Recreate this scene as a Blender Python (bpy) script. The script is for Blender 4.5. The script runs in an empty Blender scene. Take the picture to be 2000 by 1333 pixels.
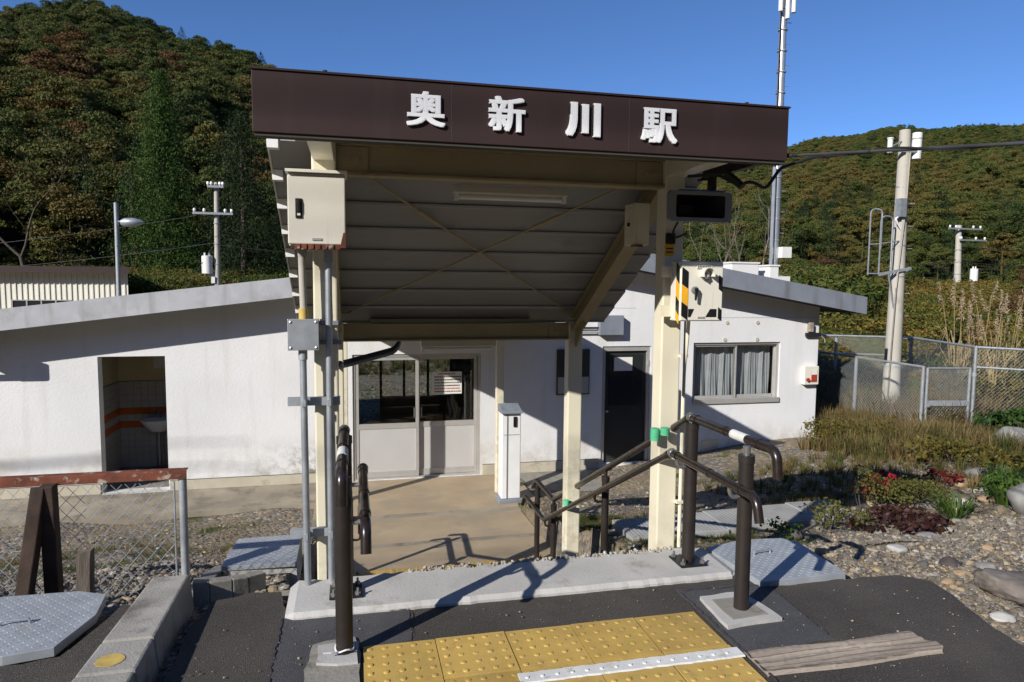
import bpy, bmesh, math, random
import numpy as np
from mathutils import Vector, Matrix

# ---------------------------------------------------------------- camera, sky, sun, exposure
S = bpy.context.scene
COL = S.collection
R = math.radians
CAM_H = 1.507
def camera():
    yaw, pit, roll = R(13.0), R(-4.75), R(0.52)
    f = Vector((math.sin(yaw)*math.cos(pit), math.cos(yaw)*math.cos(pit), math.sin(pit)))
    r = Vector((math.cos(yaw), -math.sin(yaw), 0)); u = r.cross(f)
    r2 = r*math.cos(roll) + u*math.sin(roll); u2 = u*math.cos(roll) - r*math.sin(roll)
    m = Matrix((r2, u2, -f)).transposed().to_4x4(); m.translation = (0, 0, CAM_H)
    c = bpy.data.cameras.new('camera'); c.sensor_width = 36; c.lens = 36*1340/2000
    c.clip_start = .05; c.clip_end = 3000
    o = bpy.data.objects.new('camera', c); o.matrix_world = m; COL.objects.link(o); S.camera = o
camera()
SUN_AZ, SUN_EL = R(53.0), R(29.0)          # shadows head 53 deg right of straight ahead
W = bpy.data.worlds.new('World'); S.world = W; W.use_nodes = True
nt = W.node_tree; bg = nt.nodes['Background']
sk = nt.nodes.new('ShaderNodeTexSky'); sk.sky_type = 'NISHITA'; sk.sun_disc = False
sk.sun_elevation = SUN_EL; sk.sun_rotation = SUN_AZ + math.pi
sk.altitude = 1500; sk.air_density = .75; sk.dust_density = 0; sk.ozone_density = 8
nt.links.new(sk.outputs[0], bg.inputs[0]); bg.inputs[1].default_value = .128
sl = bpy.data.lights.new('sun', 'SUN'); sl.energy = 5.0; sl.angle = R(.53); sl.color = (1, .955, .885)
so = bpy.data.objects.new('sun', sl); COL.objects.link(so)
SD = Vector((math.sin(SUN_AZ)*math.cos(SUN_EL), math.cos(SUN_AZ)*math.cos(SUN_EL), -math.sin(SUN_EL)))
so.rotation_euler = SD.to_track_quat('-Z', 'Y').to_euler(); so.location = (-20, -14, 18)
S.view_settings.view_transform = 'Standard'; S.view_settings.look = 'None'
S.view_settings.gamma = 1; S.view_settings.use_curve_mapping = False
S.view_settings.exposure = .24
S.cycles.max_bounces = 4; S.cycles.diffuse_bounces = 2; S.cycles.glossy_bounces = 2; S.cycles.transparent_max_bounces = 8
S.cycles.use_adaptive_sampling = True; S.cycles.adaptive_threshold = .02; S.cycles.use_denoising = True

rnd = random.Random(7); NR = np.random.RandomState(11)

# ---------------------------------------------------------------- helpers
LOC = {}
class B:
    def __init__(s): s.v = []; s.f = []
    def poly(s, pts):
        n = len(s.v); s.v += [tuple(p) for p in pts]; s.f.append(tuple(range(n, n+len(pts)))); return s
    def hexa(s, p):                                 # 8 corners: bottom ring 0-3, top ring 4-7
        n = len(s.v); s.v += [tuple(q) for q in p]
        s.f += [tuple(n+i for i in q) for q in ((3,2,1,0),(4,5,6,7),(0,1,5,4),(1,2,6,5),(2,3,7,6),(3,0,4,7))]; return s
    def box(s, x0, x1, y0, y1, z0, z1):
        return s.hexa([(x0,y0,z0),(x1,y0,z0),(x1,y1,z0),(x0,y1,z0),(x0,y0,z1),(x1,y0,z1),(x1,y1,z1),(x0,y1,z1)])
    def prism(s, pts, d):                           # planar outline swept by vector d
        n = len(s.v); k = len(pts); d = Vector(d)
        s.v += [tuple(p) for p in pts] + [tuple(Vector(p)+d) for p in pts]
        s.f += [tuple(range(n+k-1, n-1, -1)), tuple(range(n+k, n+2*k))]
        s.f += [(n+i, n+(i+1)%k, n+k+(i+1)%k, n+k+i) for i in range(k)]; return s
    def tube(s, pts, r, n=8, caps=True):
        pts = [Vector(p) for p in pts]; rs = r if isinstance(r, (list, tuple)) else [r]*len(pts)
        base = len(s.v); up = None
        for i, p in enumerate(pts):
            t = (pts[min(i+1, len(pts)-1)] - pts[max(i-1, 0)])
            t = t.normalized() if t.length > 1e-9 else Vector((0,0,1))
            if up is None: up = t.orthogonal().normalized()
            else:
                up = up - t*up.dot(t)
                up = up.normalized() if up.length > 1e-6 else t.orthogonal().normalized()
            w = t.cross(up)
            for j in range(n):
                a = 2*math.pi*j/n; q = p + (up*math.cos(a) + w*math.sin(a))*rs[i]; s.v.append(tuple(q))
        for i in range(len(pts)-1):
            for j in range(n):
                a = base+i*n+j; b = base+i*n+(j+1)%n; s.f.append((a, b, b+n, a+n))
        if caps:
            s.f.append(tuple(base+j for j in range(n-1, -1, -1)))
            e = base+(len(pts)-1)*n; s.f.append(tuple(e+j for j in range(n)))
        return s
    def beam(s, a, b, w, h, side=(1,0,0)):          # rectangular bar from a to b
        a = Vector(a); b = Vector(b); t = (b-a).normalized(); x = Vector(side); x = (x - t*x.dot(t)).normalized(); y = t.cross(x)
        c = lambda p: [p - x*w/2 - y*h/2, p + x*w/2 - y*h/2, p + x*w/2 + y*h/2, p - x*w/2 + y*h/2]
        return s.hexa(c(a)+c(b))
    def loft(s, rings, closed=True, caps=(True, True)):
        base = len(s.v); k = len(rings[0])
        for r in rings: s.v += [tuple(p) for p in r]
        for i in range(len(rings)-1):
            for j in range(k if closed else k-1):
                a = base+i*k+j; b = base+i*k+(j+1) % k; s.f.append((a, b, b+k, a+k))
        if caps[0]: s.f.append(tuple(base+j for j in range(k-1, -1, -1)))
        if caps[1]: s.f.append(tuple(base+(len(rings)-1)*k+j for j in range(k)))
        return s
    def ball(s, c, r, seg=8, rings=5, sz=1.0, half=False):
        c = Vector(c); R_ = []
        top = rings
        for i in range(rings+1):
            th = (math.pi/2 if half else math.pi)*i/rings
            R_.append([(c.x+max(r*math.sin(th), 1e-5)*math.cos(2*math.pi*j/seg), c.y+max(r*math.sin(th), 1e-5)*math.sin(2*math.pi*j/seg), c.z+r*sz*math.cos(th)) for j in range(seg)])
        return s.loft(R_[::-1], True, (True, False))
    def mesh(s, name, off=(0,0,0), smooth=False, fix=True):
        m = bpy.data.meshes.new(name); o = Vector(off)
        v = np.array(s.v, dtype=float).reshape(-1, 3) - np.array(o)
        m.from_pydata(v.tolist(), [], s.f)
        if fix:
            bm = bmesh.new(); bm.from_mesh(m); bmesh.ops.recalc_face_normals(bm, faces=bm.faces); bm.to_mesh(m); bm.free()
        if smooth: m.shade_smooth()
        m.update(); return m
    def obj(s, name, mt, parent=None, smooth=False, bevel=0, kind=None, label=None, cat=None, group=None, loc=None, fix=True, angle=True):
        if parent is not None: off = LOC[parent]
        elif loc is not None: off = Vector(loc)
        else:
            a = np.array(s.v); off = Vector(((a[:,0].min()+a[:,0].max())/2, (a[:,1].min()+a[:,1].max())/2, a[:,2].min()))
        me = s.mesh(name, off, False, fix)
        if isinstance(mt, (list, tuple)):
            for q in mt: me.materials.append(q)
        else: me.materials.append(mt)
        o = bpy.data.objects.new(name, me); COL.objects.link(o)
        if parent is not None: o.parent = parent
        else: o.location = off
        LOC[o] = off.copy()
        if smooth:
            me.shade_smooth()
            if angle: me.set_sharp_from_angle(angle=R(38))
        if bevel:
            bv = o.modifiers.new('bevel', 'BEVEL'); bv.width = bevel; bv.segments = 2; bv.limit_method = 'ANGLE'; bv.angle_limit = R(40)
        tag(o, label, cat, group, kind); return o
def tag(o, label=None, cat=None, group=None, kind=None):
    for k, v in (('label', label), ('category', cat), ('group', group), ('kind', kind)):
        if v: o[k] = v
    return o
def thing(name, label, cat, loc, group=None, kind=None):
    o = bpy.data.objects.new(name, None); COL.objects.link(o); o.location = loc; o.empty_display_size = .1
    LOC[o] = Vector(loc); return tag(o, label, cat, group, kind)
def dup(root, delta, label=None, scale=None, rotz=None):
    def cp(o, par):
        c = o.copy(); COL.objects.link(c); c.parent = par; LOC[c] = LOC[o] + Vector(delta)
        for ch in list(o.children): cp(ch, c)
        return c
    r = cp(root, None); r.location = root.location + Vector(delta)
    if scale: r.scale = scale if isinstance(scale, tuple) else (scale,)*3
    if rotz is not None: r.rotation_euler = (0, 0, rotz)
    if label: r['label'] = label
    return r
def arc(c, a, b, r, n=6):                            # rounded corner at c from direction a to direction b
    c = Vector(c); a = Vector(a).normalized(); b = Vector(b).normalized()
    p0 = c + a*r; p1 = c + b*r
    return [p0*(1-t)**2 + c*2*t*(1-t) + p1*t*t for t in [i/n for i in range(n+1)]]
def bend(pts, r, n=6):
    pts = [Vector(p) for p in pts]; out = [pts[0]]
    for i in range(1, len(pts)-1): out += arc(pts[i], pts[i-1]-pts[i], pts[i+1]-pts[i], r, n)
    return out + [pts[-1]]
def sag(a, b, d, n=16):
    a = Vector(a); b = Vector(b)
    return [a.lerp(b, i/n) - Vector((0, 0, d*4*(i/n)*(1-i/n))) for i in range(n+1)]
def lerp1(x, xs, ys): return float(np.interp(x, xs, ys))
def sst(a, b, x):
    t = np.clip((x-a)/(b-a), 0, 1); return t*t*(3-2*t)

# ---------------------------------------------------------------- materials
MATS = {}
def mat(name, col, rough=.6, var=.12, scale=6, bump=0, bscale=60, metal=0, spec=.4, col2=None, c2scale=3, c2=(.55, .7), detail=5, coat=0, stretch=None, island=0):
    m = bpy.data.materials.new(name); m.use_nodes = True; n = m.node_tree.nodes; L = m.node_tree.links
    p = n['Principled BSDF']; p.inputs['Roughness'].default_value = rough; p.inputs['Metallic'].default_value = metal
    p.inputs['Specular IOR Level'].default_value = spec; p.inputs['Coat Weight'].default_value = coat
    g = n.new('ShaderNodeNewGeometry'); src = g.outputs['Position']
    if stretch:
        mp = n.new('ShaderNodeMapping'); mp.inputs['Scale'].default_value = stretch; L.new(src, mp.inputs[0]); src = mp.outputs[0]
    nz = n.new('ShaderNodeTexNoise'); nz.inputs['Scale'].default_value = scale; nz.inputs['Detail'].default_value = detail; L.new(src, nz.inputs['Vector'])
    mx = n.new('ShaderNodeMix'); mx.data_type = 'RGBA'
    mr = n.new('ShaderNodeMapRange'); mr.inputs[1].default_value = .3; mr.inputs[2].default_value = .7; L.new(nz.outputs[0], mr.inputs[0])
    L.new(mr.outputs[0], mx.inputs['Factor'])
    mx.inputs[6].default_value = (*[c*(1-var) for c in col], 1); mx.inputs[7].default_value = (*[min(1, c*(1+var)) for c in col], 1)
    out = mx.outputs[2]
    if col2:
        n2 = n.new('ShaderNodeTexNoise'); n2.inputs['Scale'].default_value = c2scale; n2.inputs['Detail'].default_value = 6; n2.inputs['Roughness'].default_value = .65; L.new(src, n2.inputs['Vector'])
        r2 = n.new('ShaderNodeMapRange'); r2.inputs[1].default_value = c2[0]; r2.inputs[2].default_value = c2[1]; L.new(n2.outputs[0], r2.inputs[0])
        m2 = n.new('ShaderNodeMix'); m2.data_type = 'RGBA'; L.new(r2.outputs[0], m2.inputs['Factor']); L.new(out, m2.inputs[6]); m2.inputs[7].default_value = (*col2, 1)
        out = m2.outputs[2]
    if island:
        hs = n.new('ShaderNodeHueSaturation'); vr = n.new('ShaderNodeMapRange'); vr.inputs[3].default_value = 1-island; vr.inputs[4].default_value = 1+island
        L.new(g.outputs['Random Per Island'], vr.inputs[0]); L.new(vr.outputs[0], hs.inputs['Value']); L.new(out, hs.inputs['Color']); out = hs.outputs[0]
    L.new(out, p.inputs['Base Color'])
    if bump:
        nb = n.new('ShaderNodeTexNoise'); nb.inputs['Scale'].default_value = bscale; nb.inputs['Detail'].default_value = 4; L.new(src, nb.inputs['Vector'])
        bp = n.new('ShaderNodeBump'); bp.inputs['Strength'].default_value = bump; bp.inputs['Distance'].default_value = .01
        L.new(nb.outputs[0], bp.inputs['Height']); L.new(bp.outputs[0], p.inputs['Normal'])
    m['out'] = 0; MATS[name] = (m, out, p); return m
def leafmat(name, cols, pos=None, rough=.65, transl=.25, island=.35, attr=None):
    m = bpy.data.materials.new(name); m.use_nodes = True; n = m.node_tree.nodes; L = m.node_tree.links
    p = n['Principled BSDF']; p.inputs['Roughness'].default_value = rough; p.inputs['Specular IOR Level'].default_value = .2
    g = n.new('ShaderNodeNewGeometry'); rp = n.new('ShaderNodeValToRGB')
    if attr:
        a = n.new('ShaderNodeAttribute'); a.attribute_type = 'INSTANCER'; a.attribute_name = attr; L.new(a.outputs['Fac'], rp.inputs[0])
    else: L.new(g.outputs['Random Per Island'], rp.inputs[0])
    e = rp.color_ramp.elements
    while len(e) < len(cols): e.new(.5)
    for i, c in enumerate(cols):
        e[i].position = (pos[i] if pos else i/max(1, len(cols)-1)); e[i].color = (*c, 1)
    hs = n.new('ShaderNodeHueSaturation'); vr = n.new('ShaderNodeMapRange'); vr.inputs[3].default_value = 1-island; vr.inputs[4].default_value = 1+island
    wn = n.new('ShaderNodeTexWhiteNoise'); wn.noise_dimensions = '1D'; L.new(g.outputs['Random Per Island'], wn.inputs['W'])
    L.new(wn.outputs['Value'], vr.inputs[0]); L.new(vr.outputs[0], hs.inputs['Value']); L.new(rp.outputs[0], hs.inputs['Color'])
    L.new(hs.outputs[0], p.inputs['Base Color'])
    if transl:
        t = n.new('ShaderNodeBsdfTranslucent'); L.new(hs.outputs[0], t.inputs[0]); ms = n.new('ShaderNodeMixShader'); ms.inputs[0].default_value = transl
        L.new(p.outputs[0], ms.inputs[1]); L.new(t.outputs[0], ms.inputs[2]); L.new(ms.outputs[0], n['Material Output'].inputs[0])
    return m
def nodes(m): return m.node_tree.nodes, m.node_tree.links

m_cream = mat('cream_paint', (.70,.65,.50), .45, .05, 3, .03, 90, col2=(.46,.37,.22), c2scale=2.2, c2=(.66,.85))
m_cream_shade = mat('cream_paint_shaded', (.36,.30,.17), .5, .08, 4, .04, 80, col2=(.34,.19,.08), c2scale=7, c2=(.64,.76))  # the posts' cream paint, darkened to carry the shade under the canopy
m_brown = mat('brown_fascia', (.042,.026,.025), .55, .08, 2.2, .02, 40, spec=.18)
m_white = mat('white_letter', (.84,.85,.86), .4, .02, 4)
m_panel_shade = mat('roof_sheet_shaded', (.27,.265,.26), .4, .08, 3, .02, 30, col2=(.19,.18,.17), c2scale=2.5, c2=(.6,.8))  # sheet colour darkened, with the shade of the underside painted in
m_lap_light = mat('roof_sheet_lap_light', (.42,.415,.41), .4, .06, 4)  # paler tone paints in the light caught along each lap
m_boxw = mat('box_enamel', (.72,.69,.60), .38, .03, 3, col2=(.5,.46,.36), c2scale=9, c2=(.7,.8))
m_black = mat('black_plastic', (.012,.012,.013), .4, .2, 12)
m_galv = mat('galvanised', (.40,.43,.46), .42, .16, 14, .03, 50, metal=.55, spec=.5)
m_galvd = mat('galvanised_dull', (.36,.385,.41), .5, .14, 18, .04, 60, metal=.35, col2=(.22,.2,.17), c2scale=5, c2=(.6,.8))
m_rail = mat('handrail_resin', (.020,.014,.012), .27, .3, 25, spec=.5, coat=.08, col2=(.05,.042,.036), c2scale=30, c2=(.6,.75))
m_pole = mat('handrail_post', (.024,.019,.017), .45, .15, 14, .03, 120)
m_cast = mat('cast_alloy', (.30,.29,.28), .32, .1, 10, metal=.7)
m_stucco = mat('white_stucco', (.70,.705,.712), .85, .05, 1.3, .28, 42)
m_plinth = mat('plinth', (.47,.43,.34), .9, .14, 3, .2, 40, col2=(.2,.18,.13), c2scale=3, c2=(.55,.75))
m_roofedge = mat('roof_fascia', (.42,.43,.455), .65, .10, 5, .2, 11, col2=(.30,.30,.30), c2scale=2.6, c2=(.55,.75))
m_roofedge2 = mat('roof_fascia_steel', (.20,.22,.26), .45, .1, 5, .03, 30)
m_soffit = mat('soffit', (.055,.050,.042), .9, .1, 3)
m_alu = mat('aluminium', (.52,.51,.49), .38, .06, 6, metal=.45)
m_doorpan = mat('door_panel', (.47,.465,.455), .3, .04, 3, spec=.5)
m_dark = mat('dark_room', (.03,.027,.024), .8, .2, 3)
m_ddoor = mat('dark_door', (.028,.032,.033), .4, .1, 4)
m_asph = mat('asphalt', (.056,.049,.042), .9, .3, 1.4, .7, 220, col2=(.115,.105,.095), c2scale=140, c2=(.55,.62), detail=3)
m_asph2 = mat('asphalt_patch', (.062,.062,.066), .9, .2, 3, .55, 230, col2=(.1,.1,.105), c2scale=150, c2=(.55,.62))
m_conc = mat('concrete', (.43,.42,.40), .85, .14, 3, .2, 70, col2=(.24,.22,.19), c2scale=5, c2=(.56,.74))
m_concd = mat('concrete_weathered', (.25,.235,.205), .9, .22, 5, .3, 60, col2=(.12,.11,.085), c2scale=5, c2=(.52,.68))
m_floor = mat('beige_concrete', (.36,.28,.185), .88, .14, 2.2, .2, 90, col2=(.27,.235,.18), c2scale=1.8, c2=(.5,.7))
m_yel = mat('tactile_yellow', (.47,.315,.085), .65, .12, 6, .12, 120, col2=(.33,.22,.07), c2scale=11, c2=(.58,.74))
m_kerb = mat('kerb_concrete', (.31,.295,.265), .9, .2, 7, .3, 90, col2=(.13,.12,.10), c2scale=5, c2=(.50,.68))
m_apron = mat('apron_concrete', (.27,.235,.18), .92, .25, 2.5, .3, 50, col2=(.16,.14,.11), c2scale=4, c2=(.5,.66))
m_yel2 = mat('yellow_paint', (.5,.36,.1), .8, .2, 20)
m_tape = mat('white_tape', (.62,.62,.60), .7, .1, 10, .1, 80, col2=(.36,.33,.27), c2scale=14, c2=(.58,.7))
m_wood = mat('weathered_wood', (.30,.25,.20), .9, .3, 3, .4, 20, col2=(.13,.10,.075), c2scale=6, c2=(.55,.66), stretch=(.6,9,9))
m_stake = mat('grey_stake', (.12,.10,.08), .95, .35, 6, .5, 30, stretch=(8,8,.8))
m_rust = mat('rusty_paint', (.15,.045,.025), .8, .45, 9, .25, 60, col2=(.36,.31,.24), c2scale=15, c2=(.56,.63))
m_rustd = mat('rusty_rail', (.045,.027,.019), .85, .4, 9, .3, 60)
m_yhaz = mat('hazard_yellow', (.85,.42,.02), .5, .1, 9)
m_green = mat('green_foam', (.10,.50,.26), .75, .1, 30)
m_paper = mat('paper', (.74,.72,.66), .8, .03, 5)
m_red = mat('red_print', (.45,.07,.05), .8)
m_ink = mat('ink', (.05,.045,.045), .8)
m_tile = mat('white_tile', (.40,.38,.34), .25, .05, 6)
m_orange = mat('orange_tile', (.50,.11,.02), .25, .08, 8)
m_pot = mat('porcelain', (.75,.74,.72), .12, .02, 5, spec=.6)
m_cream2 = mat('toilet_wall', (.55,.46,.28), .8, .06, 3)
m_curtain = mat('grey_curtain', (.46,.46,.49), .9, .08, 5)
m_tubew = mat('lamp_tube', (.72,.72,.68), .35, .02)
m_fix = mat('lamp_housing', (.70,.66,.56), .45, .05, 3)
m_spk = mat('speaker_grey', (.20,.21,.22), .5, .06, 8)
m_blue = mat('blue_paint', (.05,.12,.4), .5)
m_cable = mat('cable', (.02,.02,.021), .55, .15, 9)
m_mess = mat('cable_sheath', (.045,.045,.048), .6, .2, 9)
m_cpole = mat('concrete_pole', (.42,.395,.345), .85, .08, 2, .1, 40, col2=(.28,.26,.22), c2scale=2, c2=(.56,.75))
m_mast = mat('mast_steel', (.46,.48,.50), .35, .1, 5, metal=.6)
m_wht = mat('white_box', (.74,.74,.73), .5, .04, 5)
m_siding = mat('beige_siding', (.74,.72,.63), .6, .05, 1.2)
m_rbrown = mat('brown_roof', (.035,.02,.018), .6, .1, 2)
m_glassd = mat('dark_glass', (.02,.023,.026), .08, .1, 2, spec=.6)
m_bark = mat('bark', (.085,.068,.05), .9, .3, 5, .3, 30)
m_barkl = mat('pale_bark', (.19,.165,.14), .9, .3, 3, .2, 30)
m_hill = mat('forest_floor', (.042,.042,.018), 1, .3, .1)
m_redbox = mat('red_box', (.35,.05,.03), .4)
m_insul = mat('insulator', (.75,.75,.73), .2)
m_tread = mat('tread_plate', (.34,.365,.39), .55, .12, 9, .05, 90, metal=.2, col2=(.24,.22,.18), c2scale=4, c2=(.6,.8))
m_slab = mat('ribbed_slab', (.30,.30,.29), .85, .14, 5, .2, 80)

# glass: clear pane
def glass(name, tint=(.86,.88,.87)):
    m = bpy.data.materials.new(name); m.use_nodes = True; n, L = nodes(m); n.remove(n['Principled BSDF'])
    t = n.new('ShaderNodeBsdfTransparent'); t.inputs[0].default_value = (*tint, 1)
    g = n.new('ShaderNodeBsdfGlossy'); g.inputs['Roughness'].default_value = .02
    lw = n.new('ShaderNodeLayerWeight'); lw.inputs[0].default_value = .5
    pw = n.new('ShaderNodeMath'); pw.operation = 'POWER'; pw.inputs[1].default_value = 5; L.new(lw.outputs['Facing'], pw.inputs[0])
    f = n.new('ShaderNodeMath'); f.operation = 'MULTIPLY_ADD'; f.inputs[1].default_value = .94; f.inputs[2].default_value = .045; L.new(pw.outputs[0], f.inputs[0])
    mx = n.new('ShaderNodeMixShader'); L.new(f.outputs[0], mx.inputs[0]); L.new(t.outputs[0], mx.inputs[1]); L.new(g.outputs[0], mx.inputs[2])
    L.new(mx.outputs[0], n['Material Output'].inputs[0]); return m
m_glass = glass('window_glass')

# stucco: splash stains near the ground
def stain(m, z0, z1, col, thr=(.45,.65), scale=3.5, amount=.8, xr=None):
    n, L = nodes(m); p = n['Principled BSDF']; src = p.inputs['Base Color'].links[0].from_socket
    g = n.new('ShaderNodeNewGeometry'); sp = n.new('ShaderNodeSeparateXYZ'); L.new(g.outputs['Position'], sp.inputs[0])
    mr = n.new('ShaderNodeMapRange'); mr.inputs[1].default_value = z0; mr.inputs[2].default_value = z1; mr.inputs[3].default_value = 1; mr.inputs[4].default_value = 0; L.new(sp.outputs[2], mr.inputs[0])
    nz = n.new('ShaderNodeTexNoise'); nz.inputs['Scale'].default_value = scale; nz.inputs['Detail'].default_value = 8; nz.inputs['Roughness'].default_value = .7; L.new(g.outputs['Position'], nz.inputs['Vector'])
    r2 = n.new('ShaderNodeMapRange'); r2.inputs[1].default_value = thr[0]; r2.inputs[2].default_value = thr[1]; L.new(nz.outputs[0], r2.inputs[0])
    mu = n.new('ShaderNodeMath'); mu.operation = 'MULTIPLY'; L.new(mr.outputs[0], mu.inputs[0]); L.new(r2.outputs[0], mu.inputs[1]); f = mu.outputs[0]
    if xr:
        a = n.new('ShaderNodeMapRange'); a.inputs[1].default_value = xr[0]; a.inputs[2].default_value = xr[1]; L.new(sp.outputs[0], a.inputs[0])
        b = n.new('ShaderNodeMapRange'); b.inputs[1].default_value = xr[3]; b.inputs[2].default_value = xr[2]; L.new(sp.outputs[0], b.inputs[0])
        for q in (a, b):
            u = n.new('ShaderNodeMath'); u.operation = 'MULTIPLY'; L.new(f, u.inputs[0]); L.new(q.outputs[0], u.inputs[1]); f = u.outputs[0]
    u = n.new('ShaderNodeMath'); u.operation = 'MULTIPLY'; u.inputs[1].default_value = amount; L.new(f, u.inputs[0])
    mx = n.new('ShaderNodeMix'); mx.data_type = 'RGBA'; L.new(u.outputs[0], mx.inputs['Factor']); L.new(src, mx.inputs[6]); mx.inputs[7].default_value = (*col, 1)
    L.new(mx.outputs[2], p.inputs['Base Color'])
def streaks(m, col, thr, amount, xs=7.0, zs=.5):
    n, L = nodes(m); p = n['Principled BSDF']; src = p.inputs['Base Color'].links[0].from_socket
    g = n.new('ShaderNodeNewGeometry'); mp = n.new('ShaderNodeMapping'); mp.inputs['Scale'].default_value = (xs, xs, zs); L.new(g.outputs['Position'], mp.inputs[0])
    nz = n.new('ShaderNodeTexNoise'); nz.inputs['Scale'].default_value = 1; nz.inputs['Detail'].default_value = 6; L.new(mp.outputs[0], nz.inputs['Vector'])
    r2 = n.new('ShaderNodeMapRange'); r2.inputs[1].default_value = thr[0]; r2.inputs[2].default_value = thr[1]; r2.inputs[4].default_value = amount; L.new(nz.outputs[0], r2.inputs[0])
    mx = n.new('ShaderNodeMix'); mx.data_type = 'RGBA'; L.new(r2.outputs[0], mx.inputs['Factor']); L.new(src, mx.inputs[6]); mx.inputs[7].default_value = (*col, 1); L.new(mx.outputs[2], p.inputs['Base Color'])
streaks(m_stucco, (.50,.48,.43), (.54,.78), .38, 6, .6)
streaks(m_roofedge, (.24,.23,.22), (.55,.75), .6, 9, .8)
streaks(m_roofedge2, (.12,.12,.12), (.52,.72), .6, 9, .8)
streaks(m_brown, (.075,.058,.055), (.55,.8), .55, 5, .5)
streaks(m_cream, (.45,.36,.22), (.58,.8), .6, 22, 1.0)
streaks(m_boxw, (.48,.42,.32), (.6,.8), .5, 30, 2.0)
stain(m_cream, .0, .35, (.32,.29,.2), (.45,.65), 9, .5)
stain(m_asph, -5, 5, (.105,.09,.074), (.5,.72), 2.3, .9)
stain(m_asph, -5, 5, (.025,.024,.024), (.55,.72), 4.1, .9)
stain(m_asph2, -5, 5, (.11,.105,.10), (.5,.7), 3.1, .8)
stain(m_yel, -5, 5, (.27,.19,.085), (.5,.7), 4.5, .9)
def objvar(m, lo, hi):
    n, L = nodes(m); p = n['Principled BSDF']; src = p.inputs['Base Color'].links[0].from_socket; oi = n.new('ShaderNodeObjectInfo')
    mr = n.new('ShaderNodeMapRange'); mr.inputs[3].default_value = lo; mr.inputs[4].default_value = hi; L.new(oi.outputs['Random'], mr.inputs[0])
    hs = n.new('ShaderNodeHueSaturation'); L.new(mr.outputs[0], hs.inputs['Value']); L.new(src, hs.inputs['Color']); L.new(hs.outputs[0], p.inputs['Base Color'])
stain(m_stucco, -1.15, -.55, (.42,.37,.28), (.42,.66), 3.0, .75)
stain(m_stucco, -1.15, -.62, (.10,.09,.075), (.44,.6), 9, .85, (-1.5,-.6,-.3,.2))

objvar(m_yel, .86, 1.14); objvar(m_slab, .8, 1.15)
def groundmat(name, cols, cell=22, moss=(.05,.062,.016), mossr=(.56,.66), dirt=(.2,.16,.105), dirtr=(.42,.6)):
    m = bpy.data.materials.new(name); m.use_nodes = True; n, L = nodes(m); p = n['Principled BSDF']; p.inputs['Roughness'].default_value = .95; p.inputs['Specular IOR Level'].default_value = .2
    g = n.new('ShaderNodeNewGeometry'); pos = g.outputs['Position']
    vo = n.new('ShaderNodeTexVoronoi'); vo.inputs['Scale'].default_value = cell; L.new(pos, vo.inputs['Vector'])
    sc = n.new('ShaderNodeSeparateColor'); L.new(vo.outputs['Color'], sc.inputs[0])
    rp = n.new('ShaderNodeValToRGB'); L.new(sc.outputs[0], rp.inputs[0]); e = rp.color_ramp.elements; rp.color_ramp.interpolation = 'CONSTANT'
    while len(e) < len(cols): e.new(.5)
    for i, c in enumerate(cols): e[i].position = i/len(cols); e[i].color = (*c, 1)
    out = rp.outputs[0]
    for col, rr, scl in ((dirt, dirtr, 1.1), (moss, mossr, .8)):
        nz = n.new('ShaderNodeTexNoise'); nz.inputs['Scale'].default_value = scl; nz.inputs['Detail'].default_value = 9; nz.inputs['Roughness'].default_value = .68; L.new(pos, nz.inputs['Vector'])
        mr = n.new('ShaderNodeMapRange'); mr.inputs[1].default_value = rr[0]; mr.inputs[2].default_value = rr[1]; L.new(nz.outputs[0], mr.inputs[0])
        mx = n.new('ShaderNodeMix'); mx.data_type = 'RGBA'; L.new(mr.outputs[0], mx.inputs['Factor']); L.new(out, mx.inputs[6]); mx.inputs[7].default_value = (*col, 1); out = mx.outputs[2]
    fine = n.new('ShaderNodeTexNoise'); fine.inputs['Scale'].default_value = 70; fine.inputs['Detail'].default_value = 5; L.new(pos, fine.inputs['Vector'])
    hs = n.new('ShaderNodeHueSaturation'); mr = n.new('ShaderNodeMapRange'); mr.inputs[1].default_value = .3; mr.inputs[2].default_value = .7; mr.inputs[3].default_value = .6; mr.inputs[4].default_value = 1.35
    L.new(fine.outputs[0], mr.inputs[0]); L.new(mr.outputs[0], hs.inputs['Value']); L.new(out, hs.inputs['Color']); L.new(hs.outputs[0], p.inputs['Base Color'])
    bp = n.new('ShaderNodeBump'); bp.inputs['Strength'].default_value = .7; bp.inputs['Distance'].default_value = .02; bp.invert = True; L.new(vo.outputs['Distance'], bp.inputs['Height'])
    b2 = n.new('ShaderNodeBump'); b2.inputs['Strength'].default_value = .5; b2.inputs['Distance'].default_value = .01; L.new(fine.outputs[0], b2.inputs['Height']); L.new(bp.outputs[0], b2.inputs['Normal'])
    L.new(b2.outputs[0], p.inputs['Normal']); return m
STONE = [(.15,.14,.125), (.22,.19,.15), (.11,.105,.10), (.30,.23,.15), (.18,.175,.17), (.36,.30,.22), (.13,.12,.11), (.25,.21,.17)]
m_ground = groundmat('gravel_ground', STONE)

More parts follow.
